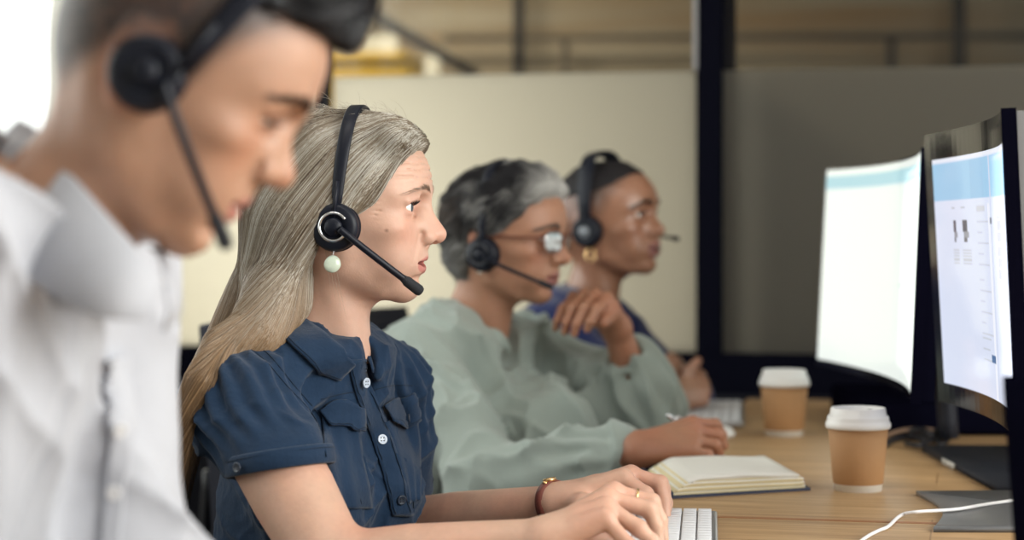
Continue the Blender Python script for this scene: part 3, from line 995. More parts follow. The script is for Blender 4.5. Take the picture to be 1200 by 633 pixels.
# ------------------------------------------------------------------ desks
def wood():
    m, nt, b, out = new_mat('oak')
    L = nt.links.new
    tc = nt.nodes.new('ShaderNodeTexCoord'); rt = nt.nodes.new('ShaderNodeMapping'); rt.inputs['Rotation'].default_value = (0, 0, math.radians(ANG))
    mp = nt.nodes.new('ShaderNodeMapping'); mp.inputs['Scale'].default_value = (3.0, 42, 20)
    L(tc.outputs['Object'], rt.inputs['Vector']); L(rt.outputs[0], mp.inputs['Vector'])
    n = nt.nodes.new('ShaderNodeTexNoise'); n.inputs['Scale'].default_value = 1.6; n.inputs['Detail'].default_value = 8; n.inputs['Roughness'].default_value = .62
    L(mp.outputs[0], n.inputs['Vector'])
    cr = nt.nodes.new('ShaderNodeValToRGB'); e = cr.color_ramp.elements
    e[0].position = .28; e[0].color = (.30, .175, .080, 1); e[1].position = .72; e[1].color = (.56, .37, .195, 1)
    L(n.outputs['Fac'], cr.inputs[0])
    # boards laid side by side across the top: fine dark joints and a tone of their own
    br = nt.nodes.new('ShaderNodeTexBrick'); br.offset = .37
    for k, val in (('Scale', 1.0), ('Mortar Size', .0012), ('Brick Width', .62), ('Row Height', .118), ('Mortar Smooth', .3), ('Bias', 0)): br.inputs[k].default_value = val
    br.inputs['Color1'].default_value = (.90, .90, .90, 1); br.inputs['Color2'].default_value = (1.08, 1.06, 1.02, 1); br.inputs['Mortar'].default_value = (.62, .55, .48, 1)
    L(rt.outputs[0], br.inputs['Vector'])
    mx = nt.nodes.new('ShaderNodeVectorMath'); mx.operation = 'MULTIPLY'
    L(cr.outputs[0], mx.inputs[0]); L(br.outputs['Color'], mx.inputs[1]); L(mx.outputs[0], b.inputs['Base Color'])
    b.inputs['Roughness'].default_value = .42; b.inputs['Specular IOR Level'].default_value = .35
    bp = nt.nodes.new('ShaderNodeBump'); bp.inputs['Strength'].default_value = .08; bp.inputs['Distance'].default_value = .002
    L(n.outputs['Fac'], bp.inputs['Height']); L(bp.outputs[0], b.inputs['Normal'])
    MAT['oak'] = m


wood()
simple('oak_edge', (.30, .13, .05), .5)
simple('steel_leg', (.03, .03, .035), .45)
simple('paper_white', (.83, .82, .78), .6)
simple('lid_white', (.86, .86, .85), .32)
simple('kraft', (.43, .235, .105), .75, noise=(60, .05), bump=(300, .08))
simple('silver', (.55, .56, .58), .32, metal=.9)
simple('silver_grey', (.20, .205, .215), .42, metal=.4)
simple('key_white', (.74, .75, .78), .45)
simple('navy_cover', (.018, .026, .060), .55)
simple('page', (.78, .76, .70), .8)
simple('page_edge', (.72, .62, .38), .85)
simple('cable_white', (.80, .79, .80), .4)
simple('cable_black', (.010, .010, .014), .5)
simple('tan', (.34, .22, .15), .6)
simple('label_white', (.62, .60, .55), .6)
simple('gloss_black', (.010, .010, .011), .10, spec=.6)
simple('matt_black', (.003, .003, .008), .7, spec=.0)
simple('grey_shell', (.22, .225, .235), .5)
simple('dark_base', (.016, .018, .026), .6, spec=.3)


def uv_of(p): return (np.dot(p - Q0, UU), np.dot(p - Q0, VV))


DU0 = uv_of(V3(.02, 2.1, 0))[0]; DU1 = DU0 + 1.25
seam = uv_of(P(940, 609.5, F * (CAMZ - DESK) / (609.5 - HOR)))[1]
dfar = uv_of(P(930, 468, F * (CAMZ - DESK) / (468 - HOR)))[1]
def desk(v0, v1, label):
    t = thing('desk', label, 'desk', R_((DU0 + DU1) / 2, (v0 + v1) / 2, 0), 'wooden office desks')
    part('tabletop', rbox((DU0, v0, DESK - .028), (DU1, v1, DESK), .0015), MAT['oak'], t, smooth=False)
    part('edge_band', rbox((DU0, v0 - .0085, DESK - .027), (DU1, v0 + .0040, DESK + .0003)), MAT['oak_edge'], t, smooth=False, label='reddish brown edge strip')
    for a in (DU0 + .10, DU1 - .10):
        for b in (v0 + .08, v1 - .08):
            part('leg', rbox((a - .025, b - .025, 0), (a + .025, b + .025, DESK - .028), .003), MAT['steel_leg'], t)
    for b in (v0 + .08, v1 - .08):
        part('rail', rbox((DU0 + .125, b - .02, DESK - .075), (DU1 - .125, b + .02, DESK - .028)), MAT['steel_leg'], t)
    return t


desk(seam + .0085, dfar, 'wooden desk beyond the seam, carrying cups and open notebook')
desk(seam - 1.75, seam - .0012, 'wooden desk nearest the camera, in front of the seam')

# ------------------------------------------------------------------ paper cups
def cup(loc, label, rz):
    t = thing('coffee_cup', label, 'cup', loc, 'takeaway coffee cups')
    A = rot('Z', rz)
    def pl(vf): return xf(vf, A, loc)
    h = .0885
    part('body', pl(lathe([(.001, .003), (.026, .003), (.0300, 0), (.0312, .0), (.0390, h), (.0395, h + .002), (.0385, h + .003)], 64, False)), MAT['paper_white'], t)
    z0, z1 = .0095, h - .004
    r = lambda z: .0312 + (.0390 - .0312) * z / h
    slv = [(r(z0) + .0003, z0), (r(z0) + .0011, z0 + .0006), (r(z1) + .0011, z1), (r(z1) + .0003, z1 + .0006)]
    part('sleeve', pl(lathe(slv, 64, False)), MAT['kraft'], t, label='brown kraft paper wrap')
    lid = [(.0395, h - .006), (.0424, h - .0055), (.0432, h - .003), (.0432, h + .0005), (.0420, h + .0030), (.0408, h + .0050), (.0408, h + .0090),
           (.0400, h + .0105), (.0375, h + .0115), (.0362, h + .0205), (.0352, h + .0216), (.0338, h + .0214), (.0328, h + .0170), (.001, h + .0165)]
    ld = part('lid', pl(lathe(lid, 64, False)), MAT['lid_white'], t, label='white plastic dome lid')
    part('sip_hole', pl(xf(ball((0, 0, 0), (.0045, .0022, .0006), 8), None, (.024, 0, h + .0172))), MAT['matt_black'], ld)
    return t


cup(P(1005.5, 574.5, 2.73) * V3(1, 1, 0) + V3(0, 0, DESK), 'nearer takeaway coffee cup with white lid, beside the silver monitor foot', 40)
cup(P(919, 510, 3.448) * V3(1, 1, 0) + V3(0, 0, DESK), 'farther takeaway coffee cup with white lid, near the keyboard end', 80)

# ------------------------------------------------------------------ keyboards
def keyboard(origin, ang, nlong, label, z=DESK):
    """origin: far right corner (photo sense); rows of keys run away from the lens"""
    t = thing('keyboard', label, 'keyboard', origin, 'white computer keyboards')
    A = rot('Z', ang)
    W, Lg = .118, .019 * nlong + .012
    def pl(vf): return xf(vf, A, origin)
    # local: x to the left is -x, away is +y; case spans x -W..0, y -Lg..0
    case = box(V3(-W, -Lg, .002), V3(0, 0, .0095), .003)
    part('case', pl(case), MAT['silver'], t)
    for k, fx in enumerate((-W + .012, -.012)):
        for fy in (-.03, -Lg + .03):
            part('foot', pl(box(V3(fx - .006, fy - .008, 0), V3(fx + .006, fy + .008, .0022))), MAT['matt_black'], t)
    rows = 6
    pw = (W - .012) / rows
    widths = {0: [1] * nlong, 1: [1] * nlong, 2: [1.5] + [1] * (nlong - 2) + [.5], 3: [1.8] + [1] * (nlong - 2) + [.2], 4: [1.3] + [1] * (nlong - 2) + [.7], 5: [1.25, 1.25, 1.25, 5.5] + [1.2] * 20}
    first = None
    for r in range(rows):
        x1 = -.006 - r * pw
        x0 = x1 - pw
        y = -.006
        for w in widths[r]:
            y2 = y - w * .019
            if y2 < -Lg + .005: y2 = -Lg + .006
            if y - y2 < .008: break
            kb = box(V3(x0 + .0011, y2 + .0011, .0095), V3(x1 - .0011, y - .0011, .0128), .0007)
            part('key', pl(kb), MAT['key_white'], t)
            y = y2
    return t


kz = V3(0, 0, DESK)
keyboard(V3(.247, 2.465, DESK), -5.5, 22, 'white keyboard under the typing hands of the woman in navy')
keyboard(V3(.452, 3.99, DESK), -6.5, 22, 'white keyboard at the far end, behind the pen hand')

# ------------------------------------------------------------------ notebook
def notebook():
    o = V3(.2055, 2.645, DESK)
    t = thing('notebook', 'open navy notebook with cream pages lying beside the pen hand', 'notebook', o)
    e1 = nrm(V3(.190, .083, 0)); e2 = nrm(V3(-.020, .25, 0)); Wd, Dp = .205, .235
    def Q(a, b, z): return o + e1 * a + e2 * b + V3(0, 0, z)
    g = [[Q(a, b, .002) for a in np.linspace(-.004, Wd + .004, 8)] for b in np.linspace(-.004, Dp + .004, 8)]
    part('cover', sheet(g, .0035), MAT['navy_cover'], t, smooth=False)
    # page block: arched at the bound left edge, fanning at the open right edge
    L = 11
    for k in range(L):
        q = k / (L - 1.0)
        z1 = .0045 + .0195 * q
        a0 = .030 * q ** 1.25
        w1 = Wd - .0035 * (1 - q) - .014 * q * (1 if k > L - 3 else .6) + .002 * math.sin(k * 2.1)
        def prof(a):
            s = (a - a0) / (w1 - a0)
            return z1 - .0045 * q * (1 - min(1, s / .10)) ** 2 - .0035 * q * s * s + .0010 * math.sin(s * 9 + k) * q * s
        A_ = a0 + (w1 - a0) * np.concatenate([np.linspace(0, .12, 8), np.linspace(.2, 1, 14)])
        g = [[Q(a, b + .0016 * math.sin(k * 1.7), prof(a) + (.0006 * math.sin(a * 30 + b * 9 + k) if k == L - 1 else 0)) for a in A_] for b in np.linspace(.001, Dp - .001, 6)]
        part('pages', sheet(g, .0019), MAT['page'] if k >= L - 2 or k % 3 == 1 else MAT['page_edge'], t)
    part('spine', tube([Q(-.003, b, .006) for b in np.linspace(-.003, Dp + .003, 8)], .0055, 12), MAT['navy_cover'], t)


notebook()

# ------------------------------------------------------------------ monitors
def emit_vcol(name, strength):
    m, nt, b, out = new_mat(name)
    at = nt.nodes.new('ShaderNodeAttribute'); at.attribute_name = 'col'
    b.inputs['Base Color'].default_value = (.01, .01, .01, 1); b.inputs['Roughness'].default_value = .12
    nt.links.new(at.outputs['Color'], b.inputs['Emission Color']); b.inputs['Emission Strength'].default_value = strength
    MAT[name] = m


emit_vcol('screen_a', 1.0); emit_vcol('screen_b', 1.0)


def monitor(TL, TR, BL, BR, sag, scr, matscr, content, label, base):
    """corner points of the glass; the sheet bows by sag away from the people"""
    TL, TR, BL, BR = (np.asarray(a, float) for a in (TL, TR, BL, BR))
    foot = base['c']
    t = thing('monitor', label, 'monitor', foot, 'curved computer monitors')
    nn = nrm(np.cross(TR - TL, BL - TL)); nn = nn if nn[0] > 0 else -nn          # away from the people
    def G(s, q, off=0.0):
        a = TL + (TR - TL) * s; b = BL + (BR - BL) * s
        return a + (b - a) * q + nn * (sag * (1 - (2 * s - 1) ** 2) + off)
    ns = 25
    # shell: front glass, side walls, back
    th = .016
    g = [[G(s, q, th / 2 + .0006) for s in np.linspace(0, 1, ns)] for q in np.linspace(0, 1, 4)]
    bz = part('bezel', sheet(g, th), MAT['gloss_black'], t, smooth=False)
    bz.data.materials.append(MAT['matt_black'])                                  # the narrow rim is matt
    for pl_ in list(bz.data.polygons)[2 * 3 * (ns - 1):]: pl_.material_index = 1
    g = [[G(s, q, th + .010) for s in np.linspace(.0, 1.0, ns)] for q in np.linspace(.01, .99, 4)]
    bk = part('back_cover', sheet(g, .018), MAT['grey_shell'] if base.get('grey') else MAT['matt_black'], t, smooth=False)
    s0, s1, q0, q1 = scr
    NS, NQ = 220, 160
    g = np.array([[G(s, q, -.0002) for s in np.linspace(s0, s1, NS)] for q in np.linspace(q0, q1, NQ)])
    SS, QQ = np.meshgrid(np.linspace(0, 1, NS), np.linspace(0, 1, NQ))
    ii = np.arange(NS * NQ).reshape(NQ, NS)
    f = np.stack([ii[:-1, :-1], ii[1:, :-1], ii[1:, 1:], ii[:-1, 1:]], -1).reshape(-1, 4)
    part('screen', (g.reshape(-1, 3), f), MAT[matscr], t, col=content(SS.ravel(), QQ.ravel()), label='lit screen with a white page')
    # stand: neck behind the panel, foot on the desk
    c = G(.5, .5, th + .03)
    up = V3(c[0] + .03, c[1], c[2])
    nk = np.linspace(up, V3(up[0] + .02, up[1], DESK + .011), 10)
    part('neck', tube(nk, .028, 16, flat=.55), MAT[base['mat']], t)
    part('mount', rot_box(c, .06), MAT[base['mat']], t)
    part('foot', base['mesh'], MAT[base['mat']], t)
    return t


def rot_box(c, r):
    return box(c + V3(-.03, -r, -r), c + V3(.035, r, r), .006)


def content_a(s, q):
    c = np.tile(V3(.93, .99, .93), (len(s), 1)) * (.98 - .10 * s[:, None])
    def put(m, col): c[m] = col
    put((q > .035) & (q < .095), V3(.42, .68, .74))
    put((q > .095) & (q < .11), V3(.75, .86, .86))
    put((q > .13) & (q < .16) & (s > .62) & (s < .85), V3(.80, .86, .83))
    put((s > .70) & (s < .708) & (q > .12), V3(.72, .79, .77))
    put((s > .86) & (s < .868) & (q > .12), V3(.66, .72, .71))
    put((q > .56) & (q < .575) & (s > .62) & (s < .65), V3(.55, .62, .62))
    return c


def content_b(s, q):
    s = np.interp(s, [0, .15, .23, .38, .53, .68, 1], [0, .30, .46, .60, .75, .86, 1.0])    # columns of the page
    c = np.tile(V3(.70, .75, .90), (len(s), 1))
    def put(m, col): c[m] = col
    put(q < .018, V3(.80, .83, .92))
    put((q > .025) & (q < .185), V3(.34, .58, .80))
    put((q > .025) & (q < .185) & (s > .55) & (s < .70), V3(.30, .53, .76))
    for k, (a, w) in enumerate(((.30, .075), (.46, .075))):               # two small pictures with a dark top
        put((s > a - .02) & (s < a + .03) & (q > .215) & (q < .222), V3(.45, .48, .55))
        put((s > a) & (s < a + w * .55) & (q > .275) & (q < .325), V3(.10, .10, .13))
        put((s > a + .01) & (s < a + w * .75) & (q > .325) & (q < .352), V3(.30, .31, .36))
        put((s > a + .01) & (s < a + w * .5) & (q > .352) & (q < .368), V3(.12, .12, .15))
        put((s > a - .02) & (s < a + w) & (q > .39) & (q < .47) & ((q * 150 % 2) < 1), V3(.55, .57, .64))
    put((s > .60) & (s < .70) & (q > .22) & (q < .245), V3(.60, .62, .68))
    rows = ((q * 46) % 1 < .14) & (q > .25) & (q < .86)
    put(rows & (s > .60) & (s < .60 + .10 + .05 * np.sin(q * 70)), V3(.56, .59, .66))
    put((s > .745) & (s < .765) & (q > .21), V3(.86, .88, .96))
    put((s > .77) & (s < .785) & (q > .02), V3(.62, .67, .82))
    put((s > .76) & (s < .785) & (q > .27) & (q < .29), V3(.25, .27, .33))
    put((s > .85) & (s < .90) & (q > .26) & (q < .52) & ((q * 90 % 1) < .8), V3(.46, .46, .50))
    put((s > .93) & (s < .94) & (q > .2), V3(.60, .64, .78))
    put((s > .70) & (s < .755) & (q > .82) & (q < .85), V3(.08, .16, .32))
    return c


# far screen
ya, yb = 3.72, 2.88
baseA = rbox((0, 0, 0), (1, 1, 1))
def plate(pts, z0, z1, mat=None):
    """flat slab over a floor outline"""
    n = len(pts)
    v = [(p[0], p[1], z0) for p in pts] + [(p[0], p[1], z1) for p in pts]
    f = [tuple(range(n))[::-1], tuple(range(n, 2 * n))] + [(i, (i + 1) % n, n + (i + 1) % n, n + i) for i in range(n)]
    return np.array(v), f
fa = [(.640, 3.20), (.640, 2.70), (.95, 2.70), (.95, 3.20)]
monitor(P(967, 197, ya), P(1079, 172, yb), P(955, 428, ya), P(1066, 473, yb), .045, (.012, .988, .012, .965), 'screen_a', content_a,
        'farther curved monitor with a bright white screen', dict(c=V3(.79, 2.95, DESK), mat='dark_base', mesh=plate(fa, DESK, DESK + .010)))
yl, yr = 2.787, 2.15
arc = [(.484 + .022 * math.sin(t * math.pi) + .044 * t, 2.352 + .325 * t) for t in np.linspace(0, 1, 14)]
fb = arc[::-1] + [(.80, 2.30), (.80, 2.70)]
fb = [(.80, 2.69)] + arc[::-1] + [(.80, 2.345)]
monitor(P(1081.5, 158.6, yl), P(1172, 127, yr), P(1099, 470, yl), P(1190, 528, yr), .028, (.055, .985, .098, .925), 'screen_b', content_b,
        'nearer curved monitor showing a white page under a pale blue bar', dict(c=V3(.64, 2.5, DESK), mat='silver_grey', mesh=plate(fb, DESK, DESK + .006), grey=True))
whole('sticker', box(V3(.6365, 2.955, DESK + .0008), V3(.6400, 3.035, DESK + .0085)), MAT['label_white'], V3(.638, 2.99, DESK + .004),
      'small pale sticker on the edge of the black monitor foot', 'sticker')

# dark slim screen cut by the right border, seen on edge
def edge_screen():
    o = V3(.452, 1.66, DESK)
    t = thing('monitor', 'black upright screen seen on edge, cropped at the right border', 'monitor', o)
    top = .965
    v = []
    g = [[V3(.4265 + .022 * a + .014 * (1 - q), 1.74 - .34 * a, DESK + .02 + (top - DESK - .02) * q) for a in np.linspace(0, 1, 6)] for q in np.linspace(0, 1, 6)]
    part('panel', sheet(g, .020), MAT['matt_black'], t)
    part('foot', box(V3(.43, 1.48, DESK), V3(.60, 1.70, DESK + .008), .003), MAT['matt_black'], t)
    part('neck', tube([V3(.50, 1.58, DESK + .006), V3(.495, 1.58, DESK + .08), V3(.455, 1.58, DESK + .16)], .012, 12), MAT['matt_black'], t)


edge_screen()

# ------------------------------------------------------------------ cables and small things
def on_desk(x, y, dz=0.0):
    Y = F * (CAMZ - DESK - dz) / (y - HOR); return P(x, y, Y)


def cable(name, pix, r, mat, label, cat='cable', group=None):
    pts = spline([on_desk(x, y, dz) for x, y, dz in pix], 60)
    pts[:, 2] = np.maximum(pts[:, 2], DESK + r)
    return whole(name, tube(pts, r, 10), MAT[mat], pts[0], label, cat, group=group)


cable('cable', [(985, 655, .002), (1012, 632, .002), (1030, 622, .002), (1041, 617, .003), (1056, 604, .003), (1075, 600, .0088), (1120, 597, .0088), (1160, 590.5, .0088), (1215, 583, .0088)],
      .0021, 'cable_white', 'thin white cable curving over the silver monitor foot')
cable('cable', [(1036, 523, .004), (1048, 515, .006), (1066, 512, .006), (1085, 515, .006), (1100, 513, .006), (1108, 508, .006)], .0055, 'cable_black',
      'thick black cable running behind the nearer coffee cup', group='black cables behind the cup')
cable('cable', [(1062, 520, .006), (1078, 522, .010), (1094, 515, .008), (1103, 521, .006), (1110, 516, .006), (1116, 508, .006)], .004, 'cable_black',
      'looped black cable between the cup and the black monitor foot', group='black cables behind the cup')
cable('cable', [(1068, 506, .012), (1080, 505, .016), (1092, 510, .014), (1100, 505, .012), (1108, 500, .006)], .0065, 'cable_black',
      'bundled black cable below the farther monitor', group='black cables behind the cup')
cable('ruler', [(1036, 511, .006), (1056, 505, .012), (1076, 503, .014), (1097, 505, .014)], .0034, 'tan', 'tan strip lying on the black cables behind the cup', 'strip')
# dark box pushed against the back under the far screen
o = V3(.70, 3.62, DESK)
dk = thing('docking_station', 'long black box on the desk below the farther monitor', 'box', o)
part('body', box(V3(.60, 3.42, DESK + .004), V3(.86, 3.86, DESK + .055), .008), MAT['matt_black'], dk)
part('foot', box(V3(.62, 3.45, DESK), V3(.84, 3.83, DESK + .005)), MAT['leather'], dk)
# computer mouse half hidden behind the pen hand
mo_ = on_desk(848, 512)
ms = thing('computer_mouse', 'white computer mouse just behind the pen hand', 'mouse', mo_)
ms_s = S(); ms_s.u(ell(mo_ + V3(0, .0, .003), (.019, .036, .015), rot('Z', -14))); ms_s.cut(slab(mo_ + V3(0, 0, .05), (.1, .1, .049)), .003)
part('shell', ms_s.mesh(.002), MAT['lid_white'], ms)
# ------------------------------------------------------------------ bodies
def hand_ops(s, wrist, mcp, fingers, thumb, k=1.0, up=V3(0, 0, 1), wr=.021):
    """palm bones, four fingers [pip, dip, tip] and a thumb [base, joint, ip, tip], all in room coordinates"""
    wrist = np.asarray(wrist, float); mcp = [np.asarray(m, float) for m in mcp]
    side = nrm(mcp[0] - mcp[3])
    for i, m in enumerate(mcp):
        w0 = wrist + side * (.012, .004, -.004, -.012)[i] * k
        s.u(rc(w0, m, .0145 * k, .0108 * k), .014)
        s.u(rc(w0 * .45 + m * .55 + up * .0085 * k, m + up * .0035 * k, .0026 * k, .0062 * k), .010)         # tendon and knuckle
    s.u(rc(wrist, wrist * .5 + (mcp[1] + mcp[2]) / 2 * .5, wr * .95, .015 * k), .012)
    for i, fg in enumerate(fingers):
        z = (.98, 1.0, .96, .84)[i] * k
        p = [mcp[i]] + [np.asarray(a, float) for a in fg]
        s.u(chain(p, [.0098 * z, .0086 * z, .0076 * z, .0064 * z]), .0045)
        s.u(ell(p[1], .0092 * z), .004); s.u(ell(p[2], .0079 * z), .003)
    t = [np.asarray(a, float) for a in thumb]
    s.u(rc(wrist, t[0], .016 * k, .0155 * k), .014)
    s.u(chain(t, [.0140 * k, .0112 * k, .0100 * k, .0078 * k][:len(t)]), .008)


def nails(root, fingers, ups, k=1.0):
    pass


def blob(points, radii):
    """tapered limb through joints, smooth at the bends"""
    return chain(points, radii)


def frame_of(N, yaw, lean, roll=0):
    return mat4(rot('Z', yaw) @ rot('Y', lean) @ rot('X', roll), N)


TZ = [.015, -.02, -.05, -.09, -.14, -.19, -.24, -.31, -.39, -.47, -.55]
FEM = dict(w=[.050, .100, .140, .158, .155, .148, .140, .136, .155, .175, .165],
           f=[.035, .052, .066, .082, .094, .098, .094, .092, .104, .112, .09],
           b=[-.050, -.072, -.088, -.098, -.102, -.098, -.092, -.088, -.098, -.118, -.11])
MAN = dict(w=[.058, .115, .165, .185, .184, .178, .170, .165, .170, .178, .17],
           f=[.040, .060, .078, .096, .106, .106, .102, .100, .104, .108, .09],
           b=[-.055, -.080, -.098, -.108, -.112, -.108, -.102, -.098, -.104, -.118, -.11])


def torso_ops(s, T, kind, sh, bust=0.0, grow=0.0, k0=.03, bk=.9):
    """trunk from the neck base down to the hips in the frame T; sh = half shoulder width"""
    d = {a: np.array(b) for a, b in kind.items()}
    lf = loft(TZ, d['f'] + grow, d['b'] - grow, d['w'] + grow, [.0] * 11, [2.4] * 11, 2.3, .02, -.56, .02, .03)
    s.u(xform(lf, T), k0)
    for y in (1, -1):
        s.u(xform(chain([(-.010, y * .03, -.005), (-.012, y * sh * .6, -.022), (-.010, y * sh, -.048)], [.034 + grow, .042 + grow, .046 + grow]), T), .04)
        if bust:
            s.u(xform(ell((.055, y * .068, -.165), (.052 + bust + grow, .062 + grow, .064 + grow)), T), .05)


def legs_ops(s, T, hipz, feet, knees, kind=1.0):
    for y, fo, kn in ((1, feet[0], knees[0]), (-1, feet[1], knees[1])):
        h = app(T, (-.01, y * .085, hipz))
        s.u(chain([h, kn, fo + V3(0, 0, .09)], [.088 * kind, .062 * kind, .042 * kind]), .04)
        s.u(rc(fo + V3(0, 0, .045), fo + V3(*(UU * .15)) + V3(0, 0, .03), .042, .034), .03)


def sit_legs(T, hipz, spread=.11):
    """knees under the desk, feet flat on the floor"""
    kn, ft = [], []
    for y in (1, -1):
        h = app(T, (-.01, y * .085, hipz))
        k = h + UU * .40 + VV * y * .03; k[2] = .50
        f = k + UU * .02; f[2] = 0.0
        kn.append(k); ft.append(f)
    return kn, ft


def quads_join(items):
    """[(v, f, col)] -> one mesh"""
    vs, fs, cs, n = [], [], [], 0
    for v, f, c in items:
        vs.append(v); fs.append(np.asarray(f) + n); cs.append(c); n += len(v)
    return (np.vstack(vs), np.vstack(fs)), np.vstack(cs)


def flat_skin(v, base, red=.06):
    n = vnoise(v * 55, 21)[:, None] * .05 + vnoise(v * 240, 22)[:, None] * .04
    return np.clip(np.asarray(base) * (1 + n) * (1 + vnoise(v * 25, 23)[:, None] * V3(red, -red * .4, -red * .5)), 0, 1)


def bvh_of(vf):
    return BVHTree.FromPolygons([tuple(a) for a in vf[0]], [tuple(int(i) for i in q) for q in vf[1]])


def on_surf(bv, x, y, lift=0.0, Yd=2.3):
    """the place of a garment that a photo point shows: surface point and outward normal"""
    o = V3(0, 0, CAMZ); d = nrm(P(x, y, 1.0) - o)
    h = bv.ray_cast(Vector(o), Vector(d))
    if h[0] is None:
        q = bv.find_nearest(Vector(P(x, y, Yd))); h = q
    p = np.array(h[0]); n = np.array(h[1])
    if np.dot(n, d) > 0: n = -n
    return p + n * lift, n


def bil(c, nu, nv):
    """grid of points inside a four-sided photo outline given as bottom and top polylines"""
    a = spline(c[0], 40); b = spline(c[1], 40)
    ia = np.linspace(0, len(a) - 1, nu); ib = np.linspace(0, len(b) - 1, nu)
    A = np.stack([np.interp(ia, range(len(a)), a[:, k]) for k in (0, 1)], 1)
    B = np.stack([np.interp(ib, range(len(b)), b[:, k]) for k in (0, 1)], 1)
    t = np.linspace(0, 1, nv)[:, None, None]
    return A[None] * (1 - t) + B[None] * t


def patch(bv, outline, nu, nv, th, lift=.0008, lifter=None, smooth_n=2):
    """cloth piece lying on a garment, cut to the outline"""
    g = bil(outline, nu, nv)
    pts = np.zeros((nv, nu, 3)); nor = np.zeros((nv, nu, 3))
    for i in range(nv):
        for j in range(nu):
            pts[i, j], nor[i, j] = on_surf(bv, g[i, j, 0], g[i, j, 1])
    for _ in range(smooth_n):                                   # ease the piece over small folds
        q = pts.copy()
        q[1:-1, 1:-1] = (pts[1:-1, 1:-1] * 2 + pts[:-2, 1:-1] + pts[2:, 1:-1] + pts[1:-1, :-2] + pts[1:-1, 2:]) / 6
        pts = q
    L = np.full((nv, nu), lift + th / 2)
    if lifter is not None:
        uu, vv = np.meshgrid(np.linspace(0, 1, nu), np.linspace(0, 1, nv)); L = L + lifter(uu, vv)
    pts = pts + nor * L[..., None]
    return sheet(pts, th), pts, nor


def seam_line(bv, pix, r=.0007, lift=.0004, n=50):
    p = spline(pix, n)
    return tube(np.array([on_surf(bv, x, y, lift)[0] for x, y in p[:, :2]]), r, 6)


def button(parent, p, n, r, mat, rim=None):
    A = np.array(Vector(n).to_track_quat('Z', 'Y').to_matrix())
    vf = lathe([(r * .9, 0), (r, .0006), (r, .0016), (r * .86, .0022), (r * .68, .0016), (.0001, .0016)], 28)
    b = part('button', xf(vf, A, p), MAT[mat], parent)
    holes = merge(*[xf(lathe([(r * .13, .0014), (r * .13, .0019)], 10), A, p + A @ V3(a * r * .28, c * r * .28, 0)) for a in (1, -1) for c in (1, -1)])
    part('thread', holes, MAT['lash'], b)
    return b


def finish_person(name, label, base, body_items, skin_mat, loc):
    vf, col = quads_join(body_items)
    me = mesh_data('person', vf[0] - loc, vf[1], MAT[skin_mat], True, col)
    o = bpy.data.objects.new('person', me); COL.objects.link(o); o.location = Vector([float(c) for c in loc])
    return tag(o, label, 'person')


def place_eyes(root, M, q, gaze, sd, browcol, nb=220, brow_r=.00028, lash_r=.00017):
    for y in (1, -1):
        (ev, ef), ec = eye_mesh(q, y, gaze)
        part('eye', (app(M, ev), ef), MAT['eye'], root, col=ec)
        v, f = strands(brow_paths(q, sd, nb, y, rng, q.get('brow_thick', 1)), brow_r * q.get('sc', 1))
        part('eyebrow', (app(M, v), f), MAT['hair'], root, col=np.clip(np.tile(browcol, (len(v), 1)) * (1 + .35 * vnoise(v * 700, 5)[:, None]), 0, 1))
        v, f = strands(lash_paths(q, y, rng), lash_r)
        part('eyelashes', (app(M, v), f), MAT['lash'], root)


def flow_hair(sdf, roots, flow, steps, step, layer, jit=.25):
    """strands that start at roots and run over the hair body along flow(p); layer = height above it"""
    p = roots.copy(); n = len(p); out = [p.copy()]
    ph = rng.random((n, 3)) * 20
    prev = None
    for k in range(steps):
        d = flow(p)
        d = d + jit * np.stack([vnoise(p * 26 + ph[:, :1] * 0 + 3.1, 31), vnoise(p * 26 + 7.7, 32), vnoise(p * 26 + 1.3, 33)], -1)
        g = sdf.grad(p)
        d = d - g * (d * g).sum(-1)[:, None]
        d /= np.linalg.norm(d, axis=-1)[:, None] + 1e-9
        if prev is not None:
            d = .45 * d + .55 * prev; d /= np.linalg.norm(d, axis=-1)[:, None] + 1e-9
        prev = d
        p = p + d * step[:, None] if np.ndim(step) else p + d * step
        lk = layer * min(1, (k + 1) / 4) - .0012 * max(0, 1 - (k + 1) / 4)
        for _ in range(2):
            e = sdf.eval(p) - lk; p = p - sdf.grad(p) * e[:, None]
        out.append(p.copy())
    return np.stack(out, 1)


def strand_cols(n, m, seg, cols):
    return np.repeat(cols, m * seg, 0)


def ball_vf(c, r): return ball(np.asarray(c), r, 8)


def collar_ring(M, T, q, nk, r=.0535, h=.024):
    """standing band round the neck, open at the throat"""
    rows = []
    for z in np.linspace(-.012, h - .012, 6):
        row = []
        for a in np.radians(np.linspace(44, 316, 44)):
            p = V3(math.cos(a) * r * 1.08 - .004, math.sin(a) * r * 1.02, (z + .012) * min(1, (1 - abs(a - math.pi) / math.radians(140)) * 4) - .012 + .012 * (1 - math.cos(a)) * .6 - .002)
            row.append(app(T, p))
        rows.append(row)
    return sheet(rows, .0024)


def trousers(T, kn, ft, grow=.012):
    s = S()
    s.u(xform(ell((-.0, 0, -.50), (.135, .185, .10)), T), .03)
    for y, k, f in ((1, kn[0], ft[0]), (-1, kn[1], ft[1])):
        h = app(T, (-.01, y * .085, -.49))
        s.u(chain([h, k, f + V3(0, 0, .10)], [.088 + grow, .064 + grow, .050 + grow]), .04)
    s.disp(lambda p: -.004 * ridge(p * 18, 61) ** 3)
    return s.mesh(.008)


